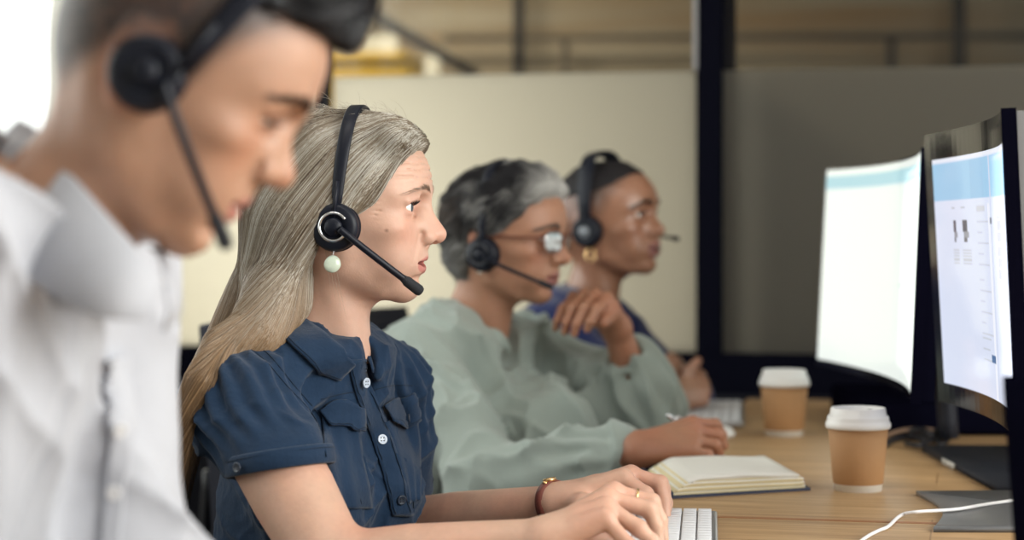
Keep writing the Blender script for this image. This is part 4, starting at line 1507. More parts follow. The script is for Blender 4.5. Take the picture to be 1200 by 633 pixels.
def shoes(root, ft, mat='shoe_black'):
    for f in ft:
        s = S(); s.u(rc(f + V3(0, 0, .05) - UU * .03, f + UU * .14 + V3(0, 0, .036), .050, .042)); s.u(rc(f + V3(0, 0, .10), f + V3(0, 0, .05), .046, .05), .03)
        s.cut(slab(f + V3(0, 0, .30), (1, 1, .30)), .004)
        part('shoe', s.mesh(.006), MAT[mat], root)


# ------------------------------------------------------------------ the woman with long grey-blond hair (in focus)
cloth('denim', (.0088, .028, .066), 1100, .16, .35, .8, .15)
cloth('denim_dark', (.006, .016, .036), 1100, .16, .3, .8, .1)
simple('button_pale', (.50, .58, .70), .3, coat=.3)
simple('button_dark', (.02, .03, .05), .35)
simple('strap_red', (.20, .055, .040), .5, bump=(400, .2))
simple('shell', (.62, .72, .60), .25, coat=.5, noise=(180, .2))


def build_w2():
    q = dict(neck=(-.030, 0, -.150), neck_r=.044, lipcol=(.50, .19, .16), open=.0030, lines=.0020, fold=.007, lips=.85, jaw=.97, wide=.98,
             eye_open=.0052, lid_z=-.0004, iris=(.05, .06, .07), brow_z=.0355, bag=.004, moles=[(.062, -.052, -.008)], red=(1.0, .74, .68), brow_thick=.8, chin=.001)
    base = V3(.60, .375, .285)
    M = mat4(rot('Z', -5) @ rot('Y', 0), P(401, 262, 2.41))
    T = frame_of(app(M, q['neck']), -28, 8)
    sd = head_sdf(q)
    hv, hf = sd.mesh(.0016, lo=V3(-.2, -.2, -.165))
    items = [(app(M, hv), hf, skin_col(hv, base, q))]
    # --- arms
    Sr, Sl = app(T, (.014, -.154, -.050)), app(T, (-.002, .158, -.050))
    Er, El = P(392, 668, 2.17), P(455, 622, 2.62)
    Wr = P(640, 634, 2.12); Wl = P(652, 590, 2.42)
    ar = S(); ar.u(chain([Sr, Sr * .45 + Er * .55, Er], [.048, .0465, .040])); ar.u(chain([Er, Er * .62 + Wr * .38, Wr], [.039, .037, .0235]), .02)
    Rm = [P(720, 578, 2.172), P(713, 585, 2.148), P(711, 595, 2.122), P(710, 609, 2.100)]
    Rf = [[P(764, 588, 2.172), P(774, 610, 2.170), P(777, 632, 2.168)], [P(761, 597, 2.145), P(769, 617, 2.142), P(771, 638, 2.14)],
          [P(749, 620, 2.112), P(764, 634, 2.112), P(769, 652, 2.112)], [P(738, 640, 2.085), P(750, 654, 2.08), P(755, 670, 2.078)]]
    Rt = [P(672, 622, 2.165), P(705, 632, 2.185), P(735, 643, 2.19), P(752, 655, 2.19)]
    hand_ops(ar, Wr, Rm, Rf, Rt, 1.0, nrm(V3(-.35, 0, 1)), .0225)
    al = S(); al.u(chain([Sl, Sl * .45 + El * .55, El], [.048, .045, .038])); al.u(chain([El, El * .55 + Wl * .45, Wl], [.038, .034, .0215]), .02)
    Lm = [P(731, 561, 2.402), P(740, 557, 2.425), P(744, 561, 2.450), P(745, 568, 2.470)]
    Lf = [[P(757, 579, 2.385), P(764, 598, 2.378), P(768, 614, 2.372)], [P(774, 566, 2.410), P(779, 587, 2.404), P(780, 605, 2.398)],
          [P(777, 573, 2.448), P(781, 590, 2.442), P(781, 604, 2.438)], [P(772, 578, 2.478), P(776, 592, 2.474), P(777, 601, 2.470)]]
    Lt = [P(684, 594, 2.375), P(712, 606, 2.345), P(738, 613, 2.335), P(756, 620, 2.333)]
    hand_ops(al, Wl, Lm, Lf, Lt, 1.0, nrm(V3(-.35, 0, 1)), .0205)
    for a in (ar, al):
        v, f = a.mesh(.0019)
        c = flat_skin(v, base * V3(1.0, .96, .93))
        items.append((v, f, c))
    # --- trunk and legs under the clothes
    tb = S(); torso_ops(tb, T, FEM, .150, 0, -.010)
    kn, ft = sit_legs(T, -.49)
    lg = S(); legs_ops(lg, T, -.49, ft, kn)
    for s_, h in ((tb, .005), (lg, .009)):
        v, f = s_.mesh(h); items.append((v, f, flat_skin(v, base)))
    loc = app(T, (0, 0, -.55)); loc = V3(loc[0], loc[1], .45)
    me = finish_person('person', 'woman with long grey-blond hair, navy short-sleeved shirt and headset, typing', base, items, 'skin', loc)
    place_eyes(me, M, q, (-4, -1), sd, V3(.36, .26, .20), 90, .00017)
    # --- shirt
    fm = {a: list(b) for a, b in FEM.items()}; fm['b'] = [x_ * .84 for x_ in fm['b']]
    for i_ in range(5, 11): fm['f'][i_] += (.006, .018, .028, .034, .032, .026)[i_ - 5]; fm['w'][i_] += (.0, .006, .012, .01, .0, .0)[i_ - 5]
    sh = S()
    arm_dir = nrm(Er - Sr); hem = Sr + arm_dir * .150
    axl = nrm(El - Sl); heml = Sl + axl * .150
    ch = nrm(arm_dir * .30 + V3(0, 0, -.72)); chl = nrm(axl * .4 + V3(0, 0, -.6))
    hem = Sr + arm_dir * ((CAMZ + (HOR - 551) / F * 2.23 - Sr[2]) / arm_dir[2])
    sh.u(chain([Sr + arm_dir * .005, Sr + arm_dir * .065, hem, hem + ch * .02], [.052, .0595, .0595, .059]), .03)
    sh.u(chain([Sl + axl * .005, Sl + axl * .07, heml + axl * .01], [.058, .064, .058]), .03)
    for h_, a_ in ((hem, ch), (heml, chl)):
        def capped(p, h_=h_, a_=a_):
            along = (p - h_) @ a_
            rad = np.linalg.norm((p - h_) - along[..., None] * a_, axis=-1)
            return np.maximum(-along, rad - .070)
        sh.add('s', capped, h_ - .09, h_ + .09, .002)
        ad_ = arm_dir if a_ is ch else axl
        sh.sub(chain([h_ - ad_ * .010, h_ + ad_ * .06], [.0505, .0520]), .004)
    torso_ops(sh, T, fm, .152, .006, .006)
    # neck opening
    nk = app(M, q['neck'])
    sh.sub(rc(nk + V3(0, 0, -.01), app(M, (-.02, 0, -.05)), .050, .052), .004)
    sh.sub(xform(chain([(.030, 0, .01), (.075, 0, -.038)], [.040, .012]), T), .01)
    wb = lambda p: (p - Sr) @ np.stack([arm_dir, nrm(np.cross(arm_dir, V3(0, 0, 1))), nrm(np.cross(arm_dir, np.cross(arm_dir, V3(0, 0, 1))))], 1)

    def folds(p):
        a = inv(T, p)
        n1 = ridge(a * V3(9, 16, 5) + V3(.3 * np.sin(3), 0, 0), 41) ** 3
        n2 = ridge(a @ rot('X', 35) * V3(13, 9, 26), 42) ** 4
        n3 = ridge(a @ rot('X', -30) @ rot('Z', 25) * V3(30, 14, 34), 46) ** 4
        n4 = ridge(a @ rot('Y', 40) @ rot('X', 60) * V3(40, 18, 60), 47) ** 5
        d = -.0070 * n1 - .0055 * n2 - .0030 * n3 - .0016 * n4 + .0065
        for h_, a_ in ((hem, ch), (heml, chl)):
            d = d * (1 - ss(-.055, -.02, (p - h_) @ a_) * ss(.11, .08, np.linalg.norm(p - h_, axis=-1)))
        # gathers fanning out below the sleeve head, both sides
        for Sx, dx in ((Sr, arm_dir), (Sl, axl)):
            al_ = (p - Sx) @ dx; q_ = (p - Sx) - al_[..., None] * dx
            e1 = nrm(np.cross(dx, V3(0, 1, .2))); e2 = np.cross(dx, e1)
            th = np.arctan2(q_ @ e1, q_ @ e2)
            w = ss(-.055, -.015, al_) * ss(.095, .02, al_) * ss(.11, .085, np.linalg.norm(p - Sx, axis=-1))
            d = d + .0035 * w * np.cos(th * 15 + 2 * vnoise(p * 20, 44))
            w2 = ss(.03, .07, al_) * ss(.15, .11, al_) * ss(.16, .13, np.linalg.norm(p - Sx, axis=-1))
            d = d + .0045 * w2 * (ridge(np.stack([th * 1.6, al_ * 10, al_ * 0], -1) + 4, 45) ** 2 - .5) * -1
        return d
    sh.disp(folds)
    sv, sf = sh.mesh(.0026)
    shirt = part('shirt', (sv, sf), MAT['denim'], me)
    bv = bvh_of((sv, sf))
    # sleeve bands
    for h_, a_, r0 in ((hem, ch, .0600), (heml, chl, .0590)):
        A = np.array(Vector(a_).to_track_quat('Z', 'Y').to_matrix())
        bd = lathe([(r0 - .0045, -.020), (r0 - .0005, -.0205), (r0 + .0012, -.018), (r0 + .0012, -.001), (r0 - .0005, .001), (r0 - .0045, .001), (r0 - .006, -.004), (r0 - .006, -.018)], 64, False)
        bd[0][:] = bd[0] * (1 + .012 * np.sin(np.arctan2(bd[0][:, 1], bd[0][:, 0]) * 3 + 1)[:, None] * V3(1, 1, 0))
        part('sleeve_band', xf(bd, A, h_), MAT['denim'], shirt)
        st = lathe([(r0 + .0011, -.0160), (r0 + .0019, -.0156), (r0 + .0011, -.0152)], 64, False)
        part('stitching', xf(st, A, h_), MAT['denim_dark'], shirt)
    p_, n_ = on_surf(bv, 283, 548, .006)
    button(shirt, p_, n_, .0058, 'button_dark')
    # placket with buttons
    (pv), pts, nor = patch(bv, ([(407, 421), (412, 448), (423, 482), (435, 516), (448, 556), (454, 580), (459, 604)], [(428, 422), (434, 446), (445, 480), (458, 514), (470, 552), (477, 580), (483, 604)]), 40, 7, .0018, .0012)
    pk = part('placket', pv, MAT['denim'], shirt)
    for pix in ([(410, 424), (415, 448), (426, 482), (438, 516), (451, 556), (457, 580), (462, 600)], [(425, 424), (431, 446), (442, 480), (455, 514), (467, 552), (474, 580), (479, 600)]):
        part('stitching', seam_line(bv, pix, .0005, .0033), MAT['denim_dark'], pk)
    for (x, y, m_) in ((423, 448, 'button_pale'), (446, 516, 'button_pale'), (468, 585, 'button_dark')):
        p_, n_ = on_surf(bv, x, y, .0040 if y > 460 else .0065)
        button(shirt, p_, nrm(n_ + V3(0, -.3, 0)), .0060, m_)
    # collar: stand round the neck and two flaps
    lift = lambda u, v: .010 * (1 - v) ** 1.5 + .0035 * np.sin(u * 3) * v
    col = part('collar', collar_ring(M, T, q, nk), MAT['denim'], shirt)
    fl, pts, nor = patch(bv, ([(322, 352), (340, 366), (366, 388), (392, 410), (411, 425)], [(312, 380), (330, 396), (352, 418), (374, 437), (396, 446)]), 26, 12, .0024, .003, lambda u, v: .006 * (1 - v) + .0030 * np.sin(u * 9 + v * 3) * .5)
    part('collar_flap', fl, MAT['denim'], col)
    part('stitching', tube(pts[-2] + nor[-2] * .0014, .0006, 6), MAT['denim_dark'], col)
    rows = [[P(416, 366, 2.475), P(424, 392, 2.435), P(429, 414, 2.395)], [P(427, 364, 2.485), P(434, 394, 2.440), P(434, 426, 2.385)], [P(431, 374, 2.485), P(441, 404, 2.440), P(437, 437, 2.380)]]
    fr = sheet(np.array([spline(r_, 14) for r_ in rows]), .0024)
    part('collar_flap', fr, MAT['denim'], col)
    # pockets
    for body, flap, btn in ((([(376, 486), (380, 530), (386, 565), (391, 596)], [(418, 500), (424, 535), (431, 570), (435, 596)]),
                             ([(372, 479), (383, 470), (396, 467), (412, 471), (424, 478)], [(384, 499), (394, 499), (404, 500), (412, 504), (421, 506)]), None),
                            (([(449, 495), (462, 535), (471, 565), (477, 590)], [(487, 483), (490, 512), (491, 545), (491, 585)]),
                             ([(447, 474), (456, 468), (468, 465), (478, 463), (485, 463)], [(454, 494), (461, 500), (468, 503), (479, 499), (489, 489)]), (470, 491))):
        pc, pts, nor = patch(bv, body, 22, 12, .0016, .0008, lambda u, v: .0012 * np.sin(v * 15))
        pk = part('pocket', pc, MAT['denim'], shirt)
        fc, pts, nor = patch(bv, flap, 22, 10, .0022, .0035, lambda u, v: .0035 * v)
        fo = part('pocket_flap', fc, MAT['denim'], pk)
        part('stitching', tube(pts[-2] + nor[-2] * .0013, .0005, 6), MAT['denim_dark'], pk)
        if btn:
            p_, n_ = on_surf(bv, *btn, .0085); button(shirt, p_, n_, .0055, 'button_dark')
    # seams: armhole, yoke, curved front seams
    for pix in ([(250, 428), (266, 410), (288, 408), (309, 421), (338, 454), (368, 488), (384, 530)], [(262, 416), (285, 402), (312, 413), (345, 452), (372, 484), (381, 505)],
                [(388, 512), (396, 545), (408, 585), (411, 598)], [(404, 512), (412, 548), (421, 580), (425, 598)],
                [(455, 505), (470, 540), (482, 575), (485, 596)], [(376, 468), (400, 462), (424, 458)], [(436, 458), (460, 452), (484, 452)]):
        part('stitching', seam_line(bv, pix, .0006, .0002), MAT['denim_dark'], shirt)
    part('trousers', trousers(T, kn, ft), MAT['trousers_dark'], me)
    shoes(me, ft)
    hair_w2(me, M, T, q, sd, bv, sh)
    # --- headset, ear ring, watch, finger ring
    headset(M, dict(cup=(.006, -.083, -.004), cup_r=.0285, top=.137, lean=.015, band_w=.0078, boom_from=(.008, -.018, -.002), boom_end=(.0840, -.070, -.064), bow=-.004, boom_r=.0042, mic_len=.026, ring_gap=12),
            'black headset with a chrome ring on the woman with long grey-blond hair')
    e = app(M, (.004, -.0845, -.030))
    er = thing('earring', 'round pale green shell earring below the headset cup', 'earring', e)
    disc = S(); c0 = e + V3(0, -.002, -.0155); disc.u(ell(c0, (.0088, .0034, .0094), rot('Z', 8))); disc.u(ell(c0 + V3(-.0015, 0, -.002), (.0082, .0032, .0075)), .004)
    part('shell_disc', disc.mesh(.0007), MAT['shell'], er)
    part('hook', tube(spline([e + V3(.002, .004, .010), e + V3(0, -.001, .006), e + V3(.001, -.002, -.001), c0 + V3(0, 0, .0085)], 16), .0006, 6), MAT['chrome'], er)
    # watch strap on the left wrist
    ax = nrm(Wl - El); cw = Wl - ax * .003
    wt = thing('wristwatch', 'small gold watch on a red-brown strap, left wrist of the typing woman', 'watch', cw)
    A = np.array(Vector(ax).to_track_quat('Z', 'Y').to_matrix())
    r0 = .0258
    part('strap', xf(lathe([(r0, -.0065), (r0 + .0018, -.006), (r0 + .0018, .006), (r0, .0065), (r0 - .0008, .0)], 48, False), A, cw), MAT['strap_red'], wt)
    up = nrm(V3(.15, -.25, 1) - ax * np.dot(V3(.15, -.25, 1), ax)); B = np.array(Vector(up).to_track_quat('Z', 'Y').to_matrix())
    part('case', xf(lathe([(.0068, -.0005), (.0080, .0005), (.0080, .0032), (.0068, .0042), (.0001, .0040)], 32), B, cw + up * (r0 + .001)), MAT['gold'], wt)
    for sg in (1, -1):
        part('lug', ball_vf(cw + up * (r0 + .0005) + ax * sg * .0 + np.cross(up, ax) * sg * .0085, (.0035, .0035, .0028)), MAT['gold'], wt)
    pr = Rm[1] * .35 + Rf[1][0] * .65; pr = Rm[0] * .42 + Rf[0][0] * .58
    ax = nrm(Rf[0][0] - Rm[0]); A = np.array(Vector(ax).to_track_quat('Z', 'Y').to_matrix())
    whole('finger_ring', xf(lathe([(.0093, -.0011), (.0104, -.0008), (.0104, .0008), (.0093, .0011)], 32, False), A, pr), MAT['gold'], pr, 'thin gold ring on a typing finger of the woman in navy', 'ring')
    return me


def hair_w2(me, M, T, q, sd, bv, shirt):
    # hair body in the head frame, falling behind the shoulders
    hs = S()
    hs.u(ell((-.004, 0, .050), (.108, .0835, .0835)))
    hs.u(ell((-.036, 0, .010), (.066, .078, .075)), .03)
    hs.u(ell((.069, 0, .095), (.036, .062, .025), rot('Y', 34)), .02)
    Ti = lambda p: inv(M, p)
    b1 = Ti(P(330, 330, 2.43)); b2 = Ti(P(256, 440, 2.46)); b3 = Ti(P(214, 520, 2.47)); b4 = Ti(P(194, 640, 2.47))
    hs.u(chain([(-.046, 0, .0), b1, b2, b3, b4], [.068, .054, .034, .022, .012]), .035)
    lk = [app(M, (-.034, -.042, .0)), P(338, 325, 2.37)]                # the lock that lies over the near shoulder
    for (x, y) in ((298, 374), (263, 408), (236, 446), (218, 488)):
        p_, n_ = on_surf(bv, x, y, .002); lk.append(p_)
    lk += [P(208, 545, lk[-1][1] + .01), P(192, 640, lk[-1][1] + .02)]
    hs.u(chain([Ti(a) for a in lk], [.046, .045, .032, .022, .0165, .013, .010, .006]), .035)
    hs.u(chain([(-.030, .040, .0), Ti(P(330, 330, 2.50)), Ti(P(285, 410, 2.55))], [.044, .040, .03]), .03)
    # keep face, ear side and neck front free
    def face(p):
        x, y, z = p[..., 0], np.abs(p[..., 1]), p[..., 2]
        lim = np.interp(z, [-.14, -.05, -.02, .010, .021, .034, .0565, .0655, .0746, .083, .10, .125], [-.030, -.028, -.016, .027, .044, .054, .067, .073, .080, .090, .112, .125])
        return (lim - x) * .8
    hs.add('s', face, (-.05, -.2, -.2), (.2, .2, .13), .008)
    hs.disp(lambda p: .0022 * vnoise(p * V3(45, 45, 14), 51))
    hm = S(); hm.ops = hs.ops + [('d', lambda p: .0016 + 0 * p[..., 0], V3(-9, -9, -9), V3(9, 9, 9), 0)]
    v, f = hm.mesh(.003)
    g = vnoise(np.stack([v[:, 0] * 60 + v[:, 2] * 22, v[:, 1] * 90, v[:, 2] * 5], 1), 52)[:, None]
    cc = V3(.22, .18, .13) * (1 + .3 * g)
    tipw = ss(-.03, -.20, v[:, 2])[:, None]
    cc = cc * (1 - tipw) + V3(.20, .125, .065) * (1 + .3 * g) * tipw
    hair = part('hair', (app(M, v), f), MAT['hair'], me, col=np.clip(cc, 0, 1))
    # strands: roots along the parting and the hairline, combed back over the ear and down the back
    n1 = 7500; t = rng.random(n1)
    xr = .098 - .150 * t ** 1.1
    yr = -.006 + .012 * (rng.random(n1) - .5)
    side = np.where(rng.random(n1) < .80, -1, 1)
    roots = np.stack([xr, yr + side * .004, np.full(n1, .145)], 1)
    n2 = 5200                                                          # along the hairline on the camera side
    zz = rng.uniform(.005, .105, n2)
    lim = np.interp(zz, [-.02, .010, .021, .034, .0565, .0655, .0746, .083, .10], [-.012, .027, .044, .054, .067, .073, .080, .090, .105])
    r2 = np.stack([lim - .001 - .02 * rng.random(n2) ** 2, np.full(n2, -.07), zz], 1)
    n3 = 7500                                                          # anywhere on the side
    r3 = np.stack([rng.uniform(-.12, .06, n3), np.full(n3, -.09), rng.uniform(-.09, .12, n3)], 1)
    n4 = 3600                                                          # the swoop over the forehead
    r4 = np.stack([rng.uniform(.02, .115, n4), rng.uniform(-.085, .02, n4), rng.uniform(.07, .15, n4)], 1)
    n5 = 5000                                                          # crown and back of the head
    r5 = np.stack([rng.uniform(-.125, .0, n5), rng.uniform(-.085, .05, n5), rng.uniform(-.10, .15, n5)], 1)
    r5[:, 0] -= .03 * (r5[:, 2] < .05)
    roots = np.vstack([roots, r2, r3, r4, r5])
    lay = rng.uniform(.0002, .0022, len(roots))
    for _ in range(6):
        e = hs.eval(roots) - lay; roots = roots - hs.grad(roots) * e[:, None]

    down = nrm(Ti(P(238, 440, 2.42)) - Ti(P(322, 322, 2.42)))
    def flow(p):
        x, y, z = p[..., 0], p[..., 1], p[..., 2]
        up = ss(-.07, .06, z)[:, None]
        back = V3(-.80, 0, -.42)
        sd_ = np.stack([-.62 - .25 * ss(.02, .09, x), np.sign(y) * .9 * ss(.045, .01, np.abs(y)) * ss(-.07, .0, x), -.55 - .3 * ss(.0, .07, np.abs(y))], -1)
        far = np.tile(down * 1.2, (len(p), 1))
        late = ss(-.19, -.26, z)[:, None]
        far = far * (1 - late) + nrm(V3(-.18, 0, -1)) * late
        # behind the ear everything gathers towards the back of the neck
        pull = np.stack([-.2 * np.ones_like(x), -.0 * y, -1.0 * np.ones_like(x)], -1)
        return sd_ * up + far * (1 - up)
    steps = 34
    st = .0070 + .0080 * rng.random(len(roots)) ** .8
    paths = flow_hair(hs, roots, flow, steps, st, lay, .07)
    # strands that would run down over the face are left out
    x, y, z = paths[..., 0], np.abs(paths[..., 1]), paths[..., 2]
    ok = ~((x > np.interp(z, [-.14, -.05, -.02, .03, .055, .075, .10, .125], [-.020, -.016, .004, .058, .072, .086, .112, .126])).any(1))
    paths = paths[ok]
    m = paths.shape[1]
    n = len(paths)
    v, f = strands(paths, rng.uniform(.0002, .00042, n), .2)
    key = vnoise(np.stack([paths[:, 0, 0] * 130, paths[:, 0, 1] * 130, paths[:, 0, 2] * 130], 1), 53)
    grey = np.array([(.055, .040, .028), (.105, .074, .048), (.17, .125, .082), (.25, .205, .15), (.40, .37, .31), (.58, .56, .51)])
    key = vnoise(np.stack([paths[:, 0, 0] * 70, paths[:, 0, 1] * 70, paths[:, 0, 2] * 70], 1), 53) + .5 * key
    ix = np.clip((2.75 + 1.3 * ss(-.01, .08, paths[:, 0, 0]) * ss(.0, .06, paths[:, 0, 2]) + key * 1.9 + (rng.random(n) - .5) * 3.4).astype(int), 0, 5)
    base = grey[ix] * (1 + .18 * (rng.random((n, 1)) - .5))
    zz = paths[..., 2]
    w = ss(-.02, -.20, zz)[..., None]
    gold = V3(.27, .165, .085) * (.7 + .8 * rng.random((n, 1)))
    cc = base[:, None] * (1 - w) + gold[:, None] * w
    w = ss(-.24, -.36, zz)[..., None]
    cc = cc * (1 - w) + V3(.085, .052, .030) * w  # shade on the lowest hair, painted into the strand colour
    part('hair_strands', (app(M, v), f), MAT['hair'], me, col=np.clip(np.repeat(cc.reshape(-1, 3), 3, 0), 0, 1))
    # loose hairs standing off the crown and by the ear
    k = 260
    p = np.stack([rng.uniform(-.1, .09, k), rng.uniform(-.06, .05, k), np.full(k, .15)], 1)
    p = hs.project(p, .001, 5)
    d = np.stack([rng.uniform(-.9, .2, k), rng.uniform(-.6, .3, k), rng.uniform(.05, .5, k)], 1); d /= np.linalg.norm(d, axis=1)[:, None]
    tt = np.linspace(0, 1, 7)
    L = rng.uniform(.012, .04, k)
    wisps = p[:, None] + d[:, None] * (tt[None, :, None] * L[:, None, None]) + V3(-.012, 0, -.012) * (tt ** 2)[None, :, None]
    e = V3(.0, -.072, -.035)
    few = np.array([spline([e + V3(-.01 + .004 * i, 0, .02), e + V3(-.004 + .003 * i, -.004, -.01), e + V3(.000 + .006 * i, -.004, -.045 - .01 * i)], 6)[:7] for i in range(4)])
    v, f = strands(few, .0002, .3)
    part('neck_wisps', (app(M, v), f), MAT['hair'], me, col=np.tile(V3(.30, .25, .19), (len(v), 1)))
    v, f = strands(wisps, .00016, .3)
    part('loose_hairs', (app(M, v), f), MAT['hair'], me, col=np.tile(V3(.42, .38, .32), (len(v), 1)))


woman_navy = build_w2()
# ------------------------------------------------------------------ the man in the white shirt (nearest, out of focus)
cloth('shirt_white', (.455, .468, .515), 900, .04, .15, .8, .15)
simple('button_white', (.7, .7, .72), .3)


def build_man():
    q = dict(neck=(-.016, 0, -.135), neck_r=.0490, neck_x0=.002, occ=.018, lipcol=(.40, .17, .14), open=.0008, jaw=1.06, wide=1.04, lips=1.05, eye_open=.0022, lid_z=-.0040,
             iris=(.03, .02, .015), brow_z=.0345, brow=.001, nose_w=1.15, nose_x=-.003, tip=1.08, bridge=-.003, fold=.004, brow_thick=1.15, ez=.0175, red=(1.0, .72, .62), chin=.001, lower=1.13)
    base = V3(.43, .245, .165)

    def fade(p, c):                                                     # cropped sides and nape: hair shows through towards the crown
        x, y, z = p[:, 0], np.abs(p[:, 1]), p[:, 2]
        line = np.interp(x, [-.12, -.08, -.05, -.03, .0, .030, .040, .055, .075, .11], [-.062, -.060, -.040, -.006, .016, -.004, .030, .052, .074, .088])
        w = ss(-.006, .034, z - line) ** .8
        w = (w * (.90 + .10 * vnoise(p * 300, 71)))[:, None]
        return c * (1 - w) + V3(.018, .016, .018) * w
    q['paint'] = [fade]
    Y0 = 1.47
    M = mat4(rot('Z', 3) @ rot('Y', 30), P(181, 96, Y0))
    T = frame_of(app(M, (-.055, 0, -.124)), -14, 16)
    sd = head_sdf(q)
    hv, hf = sd.mesh(.0021, lo=V3(-.2, -.2, -.15))
    items = [(app(M, hv), hf, skin_col(hv, base, q))]
    Sr, Sl = app(T, (.0, -.185, -.055)), app(T, (.0, .185, -.055))
    Er, El = app(T, (.03, -.235, -.33)), P(128, 640, 1.60)
    Wr, Wl = app(T, (.30, -.12, -.46)), app(T, (.34, .14, -.46))
    Wr[2] = Wl[2] = .655
    for S0, E0, W0_, sg in ((Sr, Er, Wr, -1), (Sl, El, Wl, 1)):
        a = S(); a.u(chain([S0, (S0 + E0) / 2, E0], [.050, .050, .043])); a.u(chain([E0, E0 * .6 + W0_ * .4, W0_], [.043, .040, .027]), .02)
        dx = nrm(UU * .97 + V3(0, 0, -.02)); dy = V3(-dx[1], dx[0], 0) * -sg      # towards the thumb side reversed below
        th = V3(-dx[1], dx[0], 0) * (1 if sg < 0 else -1)
        mc = [W0_ + dx * .088 + th * (.028 - .019 * i) + V3(0, 0, .008) for i in range(4)]
        fg = [[m + dx * .040 + V3(0, 0, .006), m + dx * .060 + V3(0, 0, -.012), m + dx * .066 + V3(0, 0, -.032)] for m in mc]
        tm = [W0_ + dx * .028 + th * .026, W0_ + dx * .055 + th * .046 - V3(0, 0, .010), W0_ + dx * .080 + th * .050 - V3(0, 0, .016), W0_ + dx * .10 + th * .048 - V3(0, 0, .020)]
        hand_ops(a, W0_, mc, fg, tm, 1.06)
        v, f = a.mesh(.0034); items.append((v, f, flat_skin(v, base)))
    tb = S(); torso_ops(tb, T, MAN, .172, 0, -.022)
    kn, ft = sit_legs(T, -.49)
    lg = S(); legs_ops(lg, T, -.49, ft, kn, 1.1)
    for s_, h in ((tb, .005), (lg, .010)):
        v, f = s_.mesh(h); items.append((v, f, flat_skin(v, base)))
    loc = app(T, (0, 0, -.55)); loc = V3(loc[0], loc[1], .45)
    me = finish_person('person', 'man in a white shirt with short black hair and headset, looking down', base, items, 'skin', loc)
    place_eyes(me, M, q, (0, -22), sd, V3(.035, .026, .022), 170, .00024)
    # --- shirt
    sh = S(); torso_ops(sh, T, MAN, .182, 0, .014)
    for S0, E0, W0_ in ((Sr, Er, Wr), (Sl, El, Wl)):
        sh.u(chain([S0, (S0 + E0) / 2, E0], [.064, .066, .060]), .045)
        sh.u(chain([E0, E0 * .5 + W0_ * .5, W0_ - nrm(W0_ - E0) * .02], [.060, .056, .044]), .03)
        e = W0_ - nrm(W0_ - E0) * .008
        sh.sub(chain([e - nrm(W0_ - E0) * .02, e + nrm(W0_ - E0) * .05], [.031, .034]), .004)
    nk = app(M, (-.045, 0, -.126))
    sh.sub(rc(nk + V3(-.016, 0, -.012), app(M, (-.02, 0, -.03)), .058, .056), .006)
    sh.sub(xform(chain([(.045, 0, .01), (.088, .0, -.050), (.104, 0, -.095)], [.050, .022, .004]), T), .012)

    def folds(p):
        a = inv(T, p)
        n1 = ridge(a @ rot('X', 20) * V3(7, 14, 5), 81) ** 3; n2 = ridge(a @ rot('X', -40) * V3(9, 7, 19), 82) ** 4
        pl = np.exp(-((a[..., 1] - .006) / .004) ** 2) * ss(-.05, -.10, a[..., 2]) * ss(.02, .06, a[..., 0])
        return -.017 * n1 - .012 * n2 + .013 + .004 * pl
    sh.disp(folds)
    sv, sf = sh.mesh(.0045)
    shirt = part('shirt', (sv, sf), MAT['shirt_white'], me)
    bv = bvh_of((sv, sf))
    # button strip
    A = [[(120, 420), (124, 470), (126, 530), (122, 590), (116, 660)], [(143, 415), (147, 470), (149, 530), (144, 590), (138, 660)]]
    pl, pts, nor = patch(bv, A, 30, 8, .003, .003, lambda u, v: .004 * v)
    pk = part('placket', pl, MAT['shirt_white'], shirt)
    for y in (500, 575):
        p_, n_ = on_surf(bv, 134, y, .008, 1.4); button(shirt, p_, n_, .0058, 'button_white')
    # collar: wide fold on the near side and its twin on the far side, standing a little off the neck
    Y1 = Y0
    def flap(rows, th=.0022):
        g = np.array([spline([P(x_, y_, Y_ * Y0 / 1.66) for x_, y_, Y_ in r], 20) for r in rows])
        n = g.shape[1]
        return sheet(g, th)
    fold = [(-14, 172, 1.745), (40, 166, 1.665), (80, 203, 1.605), (125, 254, 1.578), (166, 300, 1.570), (193, 332, 1.588)]
    edge = [(-90, 246, 1.74), (-34, 262, 1.655), (8, 306, 1.590), (62, 346, 1.556), (118, 372, 1.545), (168, 374, 1.556)]
    inn = [(2, 176, 1.76), (46, 172, 1.685), (88, 212, 1.630), (134, 264, 1.602), (174, 308, 1.594), (197, 334, 1.604)]
    mid = [tuple(a_ * .5 + b_ * .5 for a_, b_ in zip(p_, q_)) for p_, q_ in zip(fold, edge)]
    mid = [(x_, y_ - 2, z_ - .002) for x_, y_, z_ in mid]
    fo2 = [(x_ - 3, y_ + 1, z_ - .004) for x_, y_, z_ in fold]
    near = [inn, fold, fo2, mid, edge]
    cl = part('collar', flap(near), MAT['shirt_white'], shirt)
    far = [[(176, 290, 1.655), (184, 296, 1.64), (190, 308, 1.62), (192, 326, 1.60)],
           [(190, 292, 1.672), (200, 316, 1.65), (205, 345, 1.625), (198, 362, 1.605)],
           [(188, 300, 1.69), (207, 334, 1.665), (211, 368, 1.635), (192, 388, 1.60)]]
    part('collar_flap', flap(far), MAT['shirt_white'], cl)
    part('trousers', trousers(T, kn, ft, .016), MAT['trousers_dark'], me)
    shoes(me, ft)
    # --- hair: longer on top, pushed forward over the brow
    hs = S()
    hs.u(ell((.000, 0, .062), (.108, .0765, .082)))
    hs.u(chain([(.02, 0, .112), (.060, 0, .115), (.078, .0, .112)], [.046, .040, .028]), .03)
    hs.u(chain([(.056, .03, .112), (.076, .022, .112)], [.034, .026]), .02); hs.u(chain([(.050, -.03, .112), (.070, -.028, .110)], [.034, .026]), .02)

